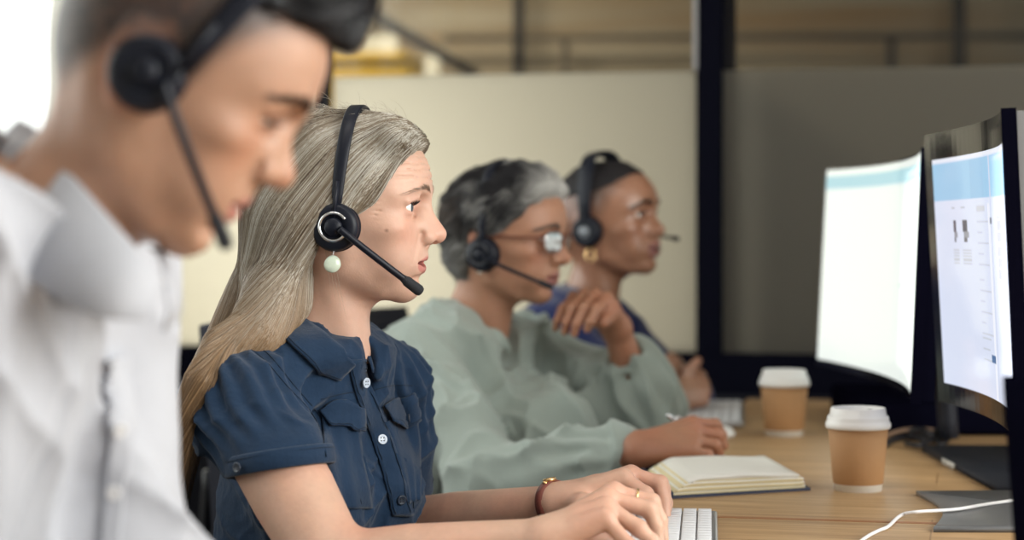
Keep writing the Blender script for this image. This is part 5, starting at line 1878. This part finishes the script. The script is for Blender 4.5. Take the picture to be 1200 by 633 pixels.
    def low(p):
        x, z = p[..., 0], p[..., 2]
        return (np.interp(x, [-.12, -.05, .0, .05, .082, .10, .15], [.045, .062, .072, .080, .088, .094, .085]) - z) * -.8
    hs.add('s', low, (-.2, -.2, -.05), (.2, .2, .13), .010)
    hs.disp(lambda p: .004 * vnoise(p * V3(38, 60, 60), 91))
    v, f = hs.mesh(.0035)
    part('hair', (app(M, v), f), MAT['hair'], me, col=np.clip(V3(.010, .011, .016) * (1 + .4 * vnoise(v * 150, 92)[:, None]), 0, 1))
    n = 2600
    r0 = np.stack([rng.uniform(-.09, .11, n), rng.uniform(-.08, .05, n), rng.uniform(.08, .17, n)], 1)
    lay = rng.uniform(.0004, .004, n)
    r0 = hs.project(r0, .001, 5)
    paths = flow_hair(hs, r0, lambda p: np.stack([np.ones(len(p)), .3 * vnoise(p * 30, 93), .35 * np.ones(len(p))], -1), 9, .006, lay, .5)
    v, f = strands(paths, rng.uniform(.0004, .0008, n), .3)
    part('hair_strands', (app(M, v), f), MAT['hair'], me, col=np.tile(V3(.012, .012, .016), (len(v), 1)))
    headset(M, dict(cup=(.004, -.083, .003), cup_r=.0275, top=.150, lean=.030, band_x=.018, band_w=.0095, pivot=(-.0, .0, .0), ring=False, boom_from=(.014, -.014, .0), boom_end=(.090, -.056, -.060), bow=-.010, boom_r=.0036, mic_len=.028),
            'black headset on the man in the white shirt, nearest the camera')
    return me


man = build_man()
# ------------------------------------------------------------------ the woman in the pale green blouse, and the woman in blue beyond
cloth('sage', (.325, .38, .35), 800, .05, .15, .75, .3)
cloth('blue_top', (.012, .022, .105), 700, .1, .2, .8, .3)
simple('frame_gold', (.20, .075, .05), .3, metal=.4)
simple('pearl', (.8, .76, .68), .2, coat=.5)


def lens_mat():
    m, nt, b, out = new_mat('lens')
    nt.nodes.remove(b)
    t = nt.nodes.new('ShaderNodeBsdfTransparent'); t.inputs['Color'].default_value = (.96, .97, .98, 1)
    g = nt.nodes.new('ShaderNodeBsdfGlossy'); g.inputs['Roughness'].default_value = .06
    mx = nt.nodes.new('ShaderNodeMixShader'); mx.inputs[0].default_value = .5
    L = nt.links.new; L(t.outputs[0], mx.inputs[1]); L(g.outputs[0], mx.inputs[2]); L(mx.outputs[0], out.inputs['Surface'])
    MAT['lens'] = m


lens_mat()


def build_w3():
    q = dict(neck=(-.050, 0, -.145), neck_r=.050, lipcol=(.36, .15, .13), open=.0012, lines=.0003, jaw=1.04, wide=1.02, lips=1.0, eye_open=.0048, iris=(.03, .02, .015),
             nose_w=1.2, tip=1.05, fold=.007, brow_z=.0350, red=(1.0, .72, .66), neck2=1)
    base = V3(.40, .205, .130)
    Y0 = 3.45
    M = mat4(rot('Z', -24) @ rot('Y', 4), P(590, 288, Y0))
    T = frame_of(app(M, q['neck']), -30, 14)
    sd = head_sdf(q)
    hv, hf = sd.mesh(.0023, lo=V3(-.2, -.2, -.17))
    items = [(app(M, hv), hf, skin_col(hv, base, q))]
    Sr, Sl = app(T, (.022, -.158, -.052)), app(T, (.012, .160, -.052))
    Er, El = P(580, 572, 3.10), P(752, 478, 3.52)
    Wr, Wl = P(746, 527, 3.00), P(722, 384, 3.46)
    ar = S(); ar.u(chain([Sr, (Sr + Er) / 2, Er], [.042, .040, .036])); ar.u(chain([Er, Er * .6 + Wr * .4, Wr], [.036, .033, .0255]), .02)
    # pen hand: fist round the pen, little finger on the desk
    Rm = [P(812, 497, 3.06), P(815, 506, 3.035), P(815, 517, 3.012), P(811, 529, 2.995)]
    Rf = [[P(838, 498, 3.07), P(846, 510, 3.075), P(838, 520, 3.075)], [P(841, 510, 3.04), P(847, 522, 3.045), P(836, 529, 3.05)],
          [P(838, 522, 3.01), P(842, 531, 3.02), P(831, 536, 3.025)], [P(830, 533, 2.99), P(834, 539, 3.0), P(824, 541, 3.005)]]
    Rt = [P(772, 516, 3.045), P(798, 510, 3.085), P(820, 512, 3.10), P(834, 520, 3.10)]
    hand_ops(ar, Wr, Rm, Rf, Rt, 1.06, nrm(V3(-.2, -.4, 1)), .0235)
    al = S(); al.u(chain([Sl, (Sl + El) / 2, El], [.042, .040, .034])); al.u(chain([El, El * .55 + Wl * .45, Wl], [.034, .028, .0235]), .02)
    # hand under the chin: wrist bent, fingers hanging towards the lens
    Lm = [P(711, 351, 3.415), P(697, 347, 3.435), P(684, 347, 3.455), P(672, 350, 3.475)]
    Lf = [[P(700, 362, 3.375), P(692, 377, 3.365), P(688, 386, 3.37)], [P(685, 361, 3.385), P(676, 380, 3.375), P(673, 391, 3.38)],
          [P(671, 361, 3.405), P(664, 378, 3.395), P(662, 389, 3.40)], [P(659, 362, 3.43), P(653, 376, 3.42), P(651, 385, 3.425)]]
    Lt = [P(716, 366, 3.42), P(706, 378, 3.39), P(692, 376, 3.42), P(678, 371, 3.44)]
    hand_ops(al, Wl, Lm, Lf, Lt, 1.04, nrm(V3(.2, .1, 1)), .0225)
    for a in (ar, al):
        v, f = a.mesh(.0026); items.append((v, f, flat_skin(v, base * V3(1.02, .93, .9))))
    tb = S(); torso_ops(tb, T, FEM, .158, 0, -.008)
    kn, ft = sit_legs(T, -.49)
    lg = S(); legs_ops(lg, T, -.49, ft, kn)
    for s_, h in ((tb, .005), (lg, .010)):
        v, f = s_.mesh(h); items.append((v, f, flat_skin(v, base)))
    loc = app(T, (0, 0, -.55)); loc = V3(loc[0], loc[1], .45)
    me = finish_person('person', 'woman with short grey hair, glasses and pale green blouse, chin on her hand', base, items, 'skin', loc)
    place_eyes(me, M, q, (0, 0), sd, V3(.12, .10, .09), 150, .00026)
    # --- blouse
    fm = {a: list(b) for a, b in FEM.items()}; fm['b'] = [x_ * .84 for x_ in fm['b']]
    for i_ in range(4, 11): fm['f'][i_] += .028 + .006 * min(4, i_ - 4); fm['w'][i_] += .004 * min(4, i_ - 4)
    sh = S(); torso_ops(sh, T, fm, .154, .014, .012)
    c = nrm(Wr - Er); cr = Wr - c * .028
    sh.u(chain([Sr, Sr * .5 + Er * .5, Er], [.062, .066, .066]), .05)
    sh.u(chain([Er, Er * .45 + cr * .55, cr - c * .035, cr], [.066, .064, .047, .0325]), .03)
    sh.u(ell(Er * .25 + cr * .75 + V3(0, 0, -.012), (.060, .058, .052)), .03)
    d = nrm(Wl - El); cl = El * .42 + Wl * .58
    sh.u(chain([Sl, Sl * .5 + El * .5, El], [.062, .066, .066]), .05)
    sh.u(chain([El, El * .55 + cl * .45, cl - d * .035, cl], [.060, .058, .050, .0375]), .03)
    sh.u(ell(El * .5 + cl * .5 + V3(.010, 0, -.012), (.052, .052, .058)), .03)
    for (w_, e_, r_) in ((cr, c, .0300), (cl, d, .0325)):
        sh.sub(chain([w_ + e_ * .004, w_ + e_ * .05], [r_ - .004, r_ + .004]), .003)
    sh.u(chain([app(T, (.07, .0, -.19)), P(640, 520, 3.36)], [.10, .095]), .09)
    sh.sub(rc(app(M, (-.045, 0, -.125)), app(M, (-.02, 0, -.04)), .060, .056), .005)
    sh.sub(xform(chain([(.035, 0, .01), (.075, 0, -.030)], [.052, .020]), T), .012)

    def folds(p):
        a = inv(T, p)
        n1 = ridge(a @ rot('X', 18) * V3(8, 15, 3), 101) ** 3; n2 = ridge(a @ rot('Y', 20) * V3(10, 10, 10), 102) ** 4
        n3 = ridge(a @ rot('X', 30) @ rot('Y', -25) * V3(20, 24, 6), 104) ** 3
        o = -.018 * n1 - .014 * n2 - .011 * n3 + .019
        thz = np.arctan2(a[..., 1], a[..., 0] + .02)
        o = o + .0090 * ss(-.03, -.14, a[..., 2]) * ss(.25, .20, np.hypot(a[..., 0], a[..., 1])) * np.sin(thz * 13 + 3 * vnoise(a * V3(5, 5, 3), 105)) * (.6 + .6 * vnoise(a * V3(7, 7, 2), 106))
        for (w_, e_, o_) in ((cr, c, Er), (cl, d, El)):
            t = (p - w_) @ e_; qq = (p - w_) - t[..., None] * e_
            e1 = nrm(np.cross(e_, V3(0, 1, .3))); th = np.arctan2(qq @ e1, qq @ np.cross(e_, e1))
            w = ss(-.24, -.03, t) * ss(.012, .0, t) * ss(.22, .17, np.linalg.norm(p - w_, axis=-1))
            o = o + .0055 * w * np.cos(th * 9 + 2.5 * vnoise(p * 12, 103)) * (1 - .7 * ss(-.04, 0, t))
        return o
    sh.disp(folds)
    sv, sf = sh.mesh(.0042)
    shirt = part('blouse', (sv, sf), MAT['sage'], me)
    for (w_, e_, r_) in ((cr, c, .0310), (cl, d, .0335)):
        A = np.array(Vector(e_).to_track_quat('Z', 'Y').to_matrix())
        cf = lathe([(r_ - .004, -.010), (r_, -.009), (r_ + .0008, -.002), (r_, .006), (r_ - .004, .007), (r_ - .006, .0)], 72, False)
        cf[0][:] = cf[0] * (1 + .03 * np.cos(np.arctan2(cf[0][:, 1], cf[0][:, 0]) * 14)[:, None] * V3(1, 1, 0))
        part('cuff', xf(cf, A, w_), MAT['sage'], shirt)
    part('trousers', trousers(T, kn, ft), MAT['trousers_dark'], me)
    shoes(me, ft)
    # --- short brushed-back grey hair
    hs = S()
    hs.u(ell((.000, 0, .056), (.107, .086, .081)))
    hs.u(ell((-.046, 0, .020), (.060, .076, .066)), .03)
    hs.u(ell((-.052, 0, -.028), (.040, .056, .050)), .03)
    hs.u(ell((.062, -.01, .104), (.048, .060, .025), rot('Y', 20)), .02)

    def face(p):
        x, y, z = p[..., 0], np.abs(p[..., 1]), p[..., 2]
        lim = np.interp(z, [-.10, -.055, -.02, .006, .028, .05, .070, .085, .11, .13], [-.035, -.030, -.028, -.012, .030, .052, .070, .088, .118, .13])
        return (lim - x) * .8
    hs.add('s', face, (-.05, -.2, -.2), (.2, .2, .14), .008)
    hs.sub(slab((-.05, 0, -.135), (.15, .15, .060)), .02)
    hs.disp(lambda p: .0055 * vnoise(p * V3(34, 34, 26), 111) + .003 * vnoise(p * V3(80, 80, 60), 112))

    def hcol(p, r):
        x, z = p[:, 0], p[:, 2]
        k = vnoise(p * V3(48, 48, 30), 113)[:, None] + .5 * (r - .5)
        dark = V3(.020, .019, .022); lite = V3(.50, .49, .47); brown = V3(.20, .14, .10)
        w = np.clip(ss(.0, .8, k) * .50 + .75 * ss(.045, .095, x)[:, None] * ss(.04, .08, z)[:, None] + .40 * ss(.05, -.02, z)[:, None], 0, 1)
        cc = dark * (1 - w) + lite * w
        wb = (ss(-.03, -.08, x) * ss(.0, .06, z))[:, None] * .4 * ss(-.2, .6, -k)
        return np.clip(cc * (1 - wb) + brown * wb, 0, 1)
    v, f = hs.mesh(.0035)
    part('hair', (app(M, v), f), MAT['hair_soft'], me, col=hcol(v, np.full((len(v), 1), .5)) * .8)
    n = 5200
    r0 = np.stack([rng.uniform(-.12, .11, n), rng.uniform(-.10, .06, n), rng.uniform(-.05, .15, n)], 1)
    r0 = hs.project(r0, .0005, 6)
    lay = rng.uniform(.0005, .006, n)
    paths = flow_hair(hs, r0, lambda p: np.stack([-.9 + .5 * vnoise(p * 20, 114), .4 * vnoise(p * 20, 115) - .15, -.5 + .8 * vnoise(p * 16, 116)], -1), 7, .0052, lay, .6)
    keep = ~((paths[..., 0] > np.interp(paths[..., 2], [-.055, -.02, .006, .028, .05, .070, .085, .11], [-.025, -.02, -.006, .034, .056, .074, .094, .125])).any(1))
    paths = paths[keep]; rr = rng.random((len(paths), 1))[keep[:0].size:] if False else rng.random((len(paths), 1))
    v, f = strands(paths, rng.uniform(.0005, .0010, len(paths)), .3)
    cc = hcol(paths[:, 2], rr)
    part('hair_strands', (app(M, v), f), MAT['hair_soft'], me, col=np.repeat(cc, paths.shape[1] * 3, 0))
    headset(M, dict(cup=(.000, -.084, -.014), cup_r=.029, top=.143, lean=-.008, ring_mat='grey_ring', ring_label='dark grey ring on the ear cup', band_w=.0075, boom_from=(.010, -.017, -.004), boom_end=(.098, -.066, -.052), bow=-.004, boom_r=.0034, mic_len=.024),
            'black headset on the woman with short grey hair')
    # glasses
    gl = thing('eyeglasses', 'thin-framed glasses with bright lenses on the woman in pale green', 'glasses', app(M, (.1, 0, .018)))
    for y in (1, -1):
        th = np.linspace(0, 2 * math.pi, 40, endpoint=False)
        rx, rz = .0245, .0185
        e = 2.6
        cy = y * .0325
        ring = np.stack([.1045 - .012 * (np.abs(np.cos(th)) ** (2 / e) * np.sign(np.cos(th)) * y * 1 + 0) * .55 - .004 * np.sin(th) * 0,
                         cy + rx * np.sign(np.cos(th)) * np.abs(np.cos(th)) ** (2 / e), .0140 + rz * np.sign(np.sin(th)) * np.abs(np.sin(th)) ** (2 / e)], 1)
        loop = np.vstack([ring, ring[:1]])
        fr = part('rim', (app(M, tube(loop, .0011, 8)[0]), tube(loop, .0011, 8)[1]), MAT['frame_gold'], gl)
        cg = ring.mean(0) + V3(.0015, 0, 0)
        rows = [cg + (ring - cg) * s_ + V3(.0022 * (1 - s_ * s_), 0, 0) for s_ in np.linspace(.02, 1, 7)]
        g = np.array([np.vstack([r_, r_[:1]]) for r_ in rows])
        vf = sheet(g, .0012)
        part('lens', (app(M, vf[0]), vf[1]), MAT['lens'], gl)
        tp = spline([(.0975, y * .0570, .022), (.094, y * .0640, .021), (.06, y * .0735, .019), (.0, y * .0800, .016), (-.018, y * .0795, .002)], 20)
        part('temple', (app(M, tube(tp, .0021, 8)[0]), tube(tp, .0021, 8)[1]), MAT['frame_gold'], gl)
    tb_ = spline([(.1075, .0085, .020), (.1105, 0, .0225), (.1075, -.0085, .020)], 10)
    part('bridge', (app(M, tube(tb_, .0011, 8)[0]), tube(tb_, .0011, 8)[1]), MAT['frame_gold'], gl)
    e = app(M, (-.004, -.079, -.040))
    er = thing('earring', 'small pale stud earring on the woman in pale green', 'earring', e)
    part('stud', ball(e + V3(0, -.001, -.002), .0048, 12), MAT['pearl'], er)
    part('post', tube([e + V3(0, .006, .003), e], .0008, 6), MAT['chrome'], er)
    # pen through the fist
    a, b = P(781, 486, 3.06), P(849, 527, 3.075)
    pn = thing('pen', 'black and silver pen held in the writing hand', 'pen', b)
    dr = nrm(b - a); L = np.linalg.norm(b - a)
    part('barrel', tube([a + dr * .012, a + dr * (L - .018)], .0042, 14), MAT['plastic'], pn)
    part('tip', tube([a + dr * (L - .018), a + dr * (L - .010), a + dr * (L - .003), b], [.0044, .0042, .0022, .0006], 14), MAT['chrome'], pn)
    part('button', tube([a, a + dr * .004, a + dr * .012], [.0026, .0034, .0034], 12), MAT['chrome'], pn)
    part('band', tube([a + dr * .012, a + dr * .019], .0048, 14), MAT['chrome'], pn)
    up = nrm(V3(0, 0, 1) - dr * dr[2])
    part('clip', tube([a + dr * .014 + up * .004, a + dr * .016 + up * .0075, a + dr * .045 + up * .0070, a + dr * .048 + up * .0050], .0013, 8), MAT['chrome'], pn)
    return me


def build_w4():
    q = dict(neck=(-.062, 0, -.140), neck_r=.046, lipcol=(.30, .13, .12), open=.0016, jaw=.98, wide=1.0, lips=1.45, lip_x=.003, eye_open=.0050, iris=(.02, .014, .01), nose_w=1.38, tip=1.10, nose_x=-.006,
             bridge=-.004, fold=.004, brow_z=.0360, red=(1.0, .80, .74), fore=.001)
    base = V3(.33, .160, .098)

    def crop(p, c):
        x, y, z = p[:, 0], np.abs(p[:, 1]), p[:, 2]
        line = np.interp(x, [-.12, -.06, -.02, .02, .04, .055, .075, .11], [-.04, -.02, .012, .012, .034, .056, .084, .100])
        w = ((.45 + .55 * ss(.01, .06, z - line)) * ss(-.006, .020, z - line) * (.45 + .55 * ss(-.05, .0, x)) * (.8 + .2 * vnoise(p * 300, 71)))[:, None]
        return c * (1 - w) + V3(.016, .013, .014) * w
    q['paint'] = [crop]
    Y0 = 3.92
    M = mat4(rot('Z', -27) @ rot('Y', -7), P(711, 270, Y0))
    T = frame_of(app(M, q['neck']), -22, 16)
    sd = head_sdf(q)
    hv, hf = sd.mesh(.0026, lo=V3(-.2, -.2, -.165))
    items = [(app(M, hv), hf, skin_col(hv, base, q))]
    Sr, Sl = app(T, (.005, -.160, -.055)), app(T, (.005, .160, -.055))
    Er, El = P(742, 478, 3.72), P(800, 470, 4.10)
    Wr, Wl = P(796, 466, 3.78), P(784, 452, 3.98)
    ar = S(); ar.u(chain([Sr, (Sr + Er) / 2, Er], [.050, .046, .038])); ar.u(chain([Er, (Er + Wr) / 2, Wr], [.038, .034, .025]), .02)
    # hands folded: near hand over the far one
    Rm = [P(818, 440, 3.82), P(824, 449, 3.80), P(826, 459, 3.785), P(823, 470, 3.775)]
    Rf = [[P(812, 432, 3.86), P(800, 434, 3.88), P(793, 441, 3.885)], [P(822, 440, 3.86), P(812, 442, 3.885), P(804, 450, 3.89)],
          [P(826, 452, 3.85), P(818, 456, 3.875), P(810, 462, 3.88)], [P(824, 464, 3.83), P(818, 468, 3.855), P(812, 472, 3.86)]]
    Rt = [P(806, 448, 3.80), P(808, 436, 3.80), P(814, 428, 3.805), P(818, 423, 3.81)]
    hand_ops(ar, Wr, Rm, Rf, Rt, 1.02, nrm(V3(.5, -.6, .4)), .0225)
    al = S(); al.u(chain([Sl, (Sl + El) / 2, El], [.050, .046, .038])); al.u(chain([El, (El + Wl) / 2, Wl], [.038, .034, .025]), .02)
    Lm = [P(786, 420, 3.93), P(792, 424, 3.945), P(796, 430, 3.955), P(798, 438, 3.96)]
    Lf = [[P(780, 422, 3.90), P(776, 430, 3.895), P(780, 437, 3.895)], [P(790, 424, 3.905), P(786, 434, 3.89), P(788, 442, 3.89)],
          [P(796, 432, 3.91), P(792, 440, 3.895), P(793, 447, 3.895)], [P(800, 440, 3.92), P(797, 447, 3.90), P(797, 453, 3.90)]]
    Lt = [P(782, 440, 3.93), P(776, 432, 3.90), P(772, 425, 3.885), P(770, 420, 3.88)]
    hand_ops(al, Wl, Lm, Lf, Lt, .98, nrm(V3(-.2, -.3, 1)), .0215)
    for a in (ar, al):
        v, f = a.mesh(.003); items.append((v, f, flat_skin(v, base * V3(1.35, 1.45, 1.55))))
    tb = S(); torso_ops(tb, T, FEM, .152, 0, -.008)
    kn, ft = sit_legs(T, -.49)
    lg = S(); legs_ops(lg, T, -.49, ft, kn)
    for s_, h in ((tb, .006), (lg, .011)):
        v, f = s_.mesh(h); items.append((v, f, flat_skin(v, base)))
    loc = app(T, (0, 0, -.55)); loc = V3(loc[0], loc[1], .45)
    me = finish_person('person', 'farthest woman with cropped black hair, deep blue top and headset, hands folded', base, items, 'skin_sheen', loc)
    place_eyes(me, M, q, (0, 0), sd, V3(.020, .015, .014), 200, .0003)
    sh = S(); torso_ops(sh, T, FEM, .156, .012, .011)
    for S0, E0, W0_ in ((Sr, Er, Wr), (Sl, El, Wl)):
        sh.u(chain([S0, (S0 + E0) / 2, E0], [.058, .058, .052]), .045)
        e = nrm(W0_ - E0)
        sh.u(chain([E0, E0 + e * (np.linalg.norm(W0_ - E0) - .05)], [.052, .040]), .03)
        sh.sub(chain([W0_ - e * .055, W0_], [.032, .036]), .003)
    sh.sub(rc(app(M, (-.055, 0, -.125)), app(M, (-.02, 0, -.04)), .054, .052), .005)
    sh.sub(xform(chain([(.035, 0, .01), (.070, 0, -.025)], [.048, .016]), T), .012)
    sh.disp(lambda p: -.008 * ridge(inv(T, p) * V3(8, 12, 5), 121) ** 3 + .003)
    part('top', sh.mesh(.0055), MAT['blue_top'], me)
    part('trousers', trousers(T, kn, ft), MAT['trousers_dark'], me)
    shoes(me, ft)
    # close-cropped hair cap
    hs = S(); hs.ops = list(sd.ops)
    hs.disp(lambda p: -.0042 - .0010 * vnoise(p * 260, 131))

    def edge(p):
        x, z = p[..., 0], p[..., 2]
        line = np.interp(x, [-.12, -.06, -.02, .02, .05, .075, .11], [.060, .066, .070, .072, .082, .096, .108])
        return (z - line) * .85
    hs.add('s', edge, (-.3, -.3, -.3), (.3, .3, .3), .006)
    v, f = hs.mesh(.003, lo=V3(-.15, -.12, -.06))
    part('hair', (app(M, v), f), MAT['hair_soft'], me, col=np.clip(V3(.014, .012, .014) * (1 + .5 * vnoise(v * 320, 132)[:, None]), 0, 1))
    headset(M, dict(cup=(-.004, -.083, -.002), cup_r=.030, top=.150, lean=.010, band_w=.015, boom_side=1, boom_from=(.012, -.016, -.004), boom_end=(.122, .030, -.030), bow=-.030, boom_r=.0032, mic_len=.026, ring=False, hub_mat='hub_grey'),
            'black headset on the farthest woman in deep blue')
    e = app(M, (-.002, -.078, -.030))
    er = thing('earring', 'gold hoop earring on the farthest woman', 'earring', e)
    th = np.linspace(0, 2 * math.pi, 30)
    hoop = np.stack([.0085 * np.cos(th), .002 * np.sin(th), .0125 * np.sin(th) - .016], 1)
    part('hoop', tube(e + V3(0, -.003, 0) + hoop, .0020, 10), MAT['gold'], er)
    part('post', tube([e + V3(0, .008, -.002), e + V3(0, -.003, -.004)], .0009, 6), MAT['gold'], er)
    return me


woman_sage = build_w3()
woman_blue = build_w4()
# ------------------------------------------------------------------ office chairs
simple('chair_fabric', (.012, .014, .024), .85, bump=(300, .3))
simple('chair_plastic', (.010, .011, .015), .45)


def chair(loc, yaw, label, proto=None):
    if proto is not None:
        t = proto.copy(); COL.objects.link(t); t.location = Vector([float(c) for c in loc]); t.rotation_euler = (0, 0, math.radians(yaw)); t['label'] = label
        for ch in list(proto.children):
            c = ch.copy(); COL.objects.link(c); c.parent = t
            for g in ch.children:
                d = g.copy(); COL.objects.link(d); d.parent = c
        return t
    t = thing('office_chair', label, 'chair', (0, 0, 0), 'office chairs')
    s = S(); s.u(slab((0, 0, .42), (.235, .235, .035), None, .03)); s.disp(lambda p: -.006 * np.exp(-(p[..., 0] ** 2 + p[..., 1] ** 2) / .04))
    part('seat', s.mesh(.012), MAT['chair_fabric'], t)
    g = [[V3(-.245 - .035 * (z - .52) * 2 + .09 * (y / .22) ** 2 * .6, y, z) for y in np.linspace(-.215, .215, 14) * (1 - .10 * max(0, (z - .80) / .13) ** 2)] for z in np.linspace(.50, .925, 12)]
    part('backrest', sheet(g, .036), MAT['chair_fabric'], t)
    part('back_support', tube(spline([(-.06, 0, .375), (-.24, 0, .37), (-.315, 0, .46), (-.31, 0, .66)], 18), .024, 12, flat=.5), MAT['chair_plastic'], t)
    part('gas_lift', lathe([(.030, .10), (.030, .26), (.022, .262), (.022, .38), (.08, .384), (.08, .392)], 24), MAT['chair_plastic'], t)
    for k in range(5):
        A = rot('Z', 72 * k + 20)
        lg = part('leg', xf(tube([(.02, 0, .115), (.15, 0, .098), (.29, 0, .078)], [.026, .022, .017], 10, flat=.7), A), MAT['chair_plastic'], t)
        wv, wf = lathe([(.005, -.019), (.024, -.019), (.0275, -.014), (.0275, .014), (.024, .019), (.005, .019)], 20)
        part('caster', xf((wv @ rot('X', 90).T + V3(.295, 0, .0285), wf), A), MAT['chair_plastic'], lg)
    t.location = Vector([float(c) for c in loc]); t.rotation_euler = (0, 0, math.radians(yaw))
    return t


def seat_at(p, dx=-.0, dy=0):
    l = np.array(p.location); return V3(l[0], l[1], 0) + UU * dx + VV * dy


ch0 = chair(seat_at(woman_navy, -.075), -16, 'black office chair behind the woman in navy')
chair(seat_at(woman_sage, -.05), -14, 'black office chair behind the woman in pale green', ch0)
chair(seat_at(woman_blue, -.05), -12, 'black office chair under the farthest woman', ch0)
chair(seat_at(man, -.06), -12, 'black office chair under the man in white', ch0)
# ------------------------------------------------------------------ light and camera
def area(name, loc, target, size, size_y, watts, col=(1, 1, 1)):
    l = bpy.data.lights.new(name, 'AREA'); l.shape = 'RECTANGLE'; l.size = size; l.size_y = size_y; l.energy = watts; l.color = col
    o = bpy.data.objects.new(name, l); COL.objects.link(o); o.location = Vector([float(c) for c in loc])
    d = Vector([float(c) for c in np.asarray(loc) - np.asarray(target)])
    o.rotation_euler = d.to_track_quat('Z', 'Y').to_euler(); return o


wc = (WS + WT) / 2
area('daylight_left', R_(UL - .35, (W0 + W1) / 2 - .1, wc + .1), R_(UL + 2, (W0 + W1) / 2 - .1, wc - .4), 3.4, 1.6, 34, (.93, .97, 1))
area('daylight_right', R_(UR + .35, -3.0, 1.75), R_(0, -2.1, 1.05), 3.0, 1.5, 122, (1, .985, .96))
area('ceiling_fill', R_(-.1, -2.9, TOPZ - .03), R_(-.1, -2.9, 0), 1.2, .35, 9, (1, .95, .88))  # unseen fill light added under the ceiling, without a fixture
area('pane_backlight', R_(-.98, .74, 1.00), R_(-.84, .0, 1.12), .7, .9, 17, (1, .96, .86))  # unseen light added close behind the frosted panes to brighten them
area('hall_fill', R_(-1.9, 3.7, TOPZ - .06), R_(-1.9, 3.75, 0), 1.0, .6, 42, (1, .88, .68))  # no fixture here; added to brighten the far wall of the hall
w = bpy.data.worlds.new('daylight'); bpy.context.scene.world = w; w.use_nodes = True
bg = w.node_tree.nodes['Background']; bg.inputs[0].default_value = (.93, .97, 1, 1); bg.inputs[1].default_value = 1.9

cam = bpy.data.cameras.new('camera'); co = bpy.data.objects.new('camera', cam); COL.objects.link(co)
sc = bpy.context.scene; sc.camera = co
co.location = (0, 0, CAMZ); co.rotation_euler = (math.pi / 2, 0, 0)
cam.sensor_width = 36; cam.lens = 36 * F / 1200; cam.clip_start = .05
cam.shift_y = -(633 / 2 - HOR) / 1200
cam.dof.use_dof = True; cam.dof.focus_distance = 2.37; cam.dof.aperture_fstop = 3.1
vs = sc.view_settings; vs.view_transform = 'Standard'; vs.look = 'None'; vs.gamma = 1; vs.use_curve_mapping = False; vs.exposure = 0.0
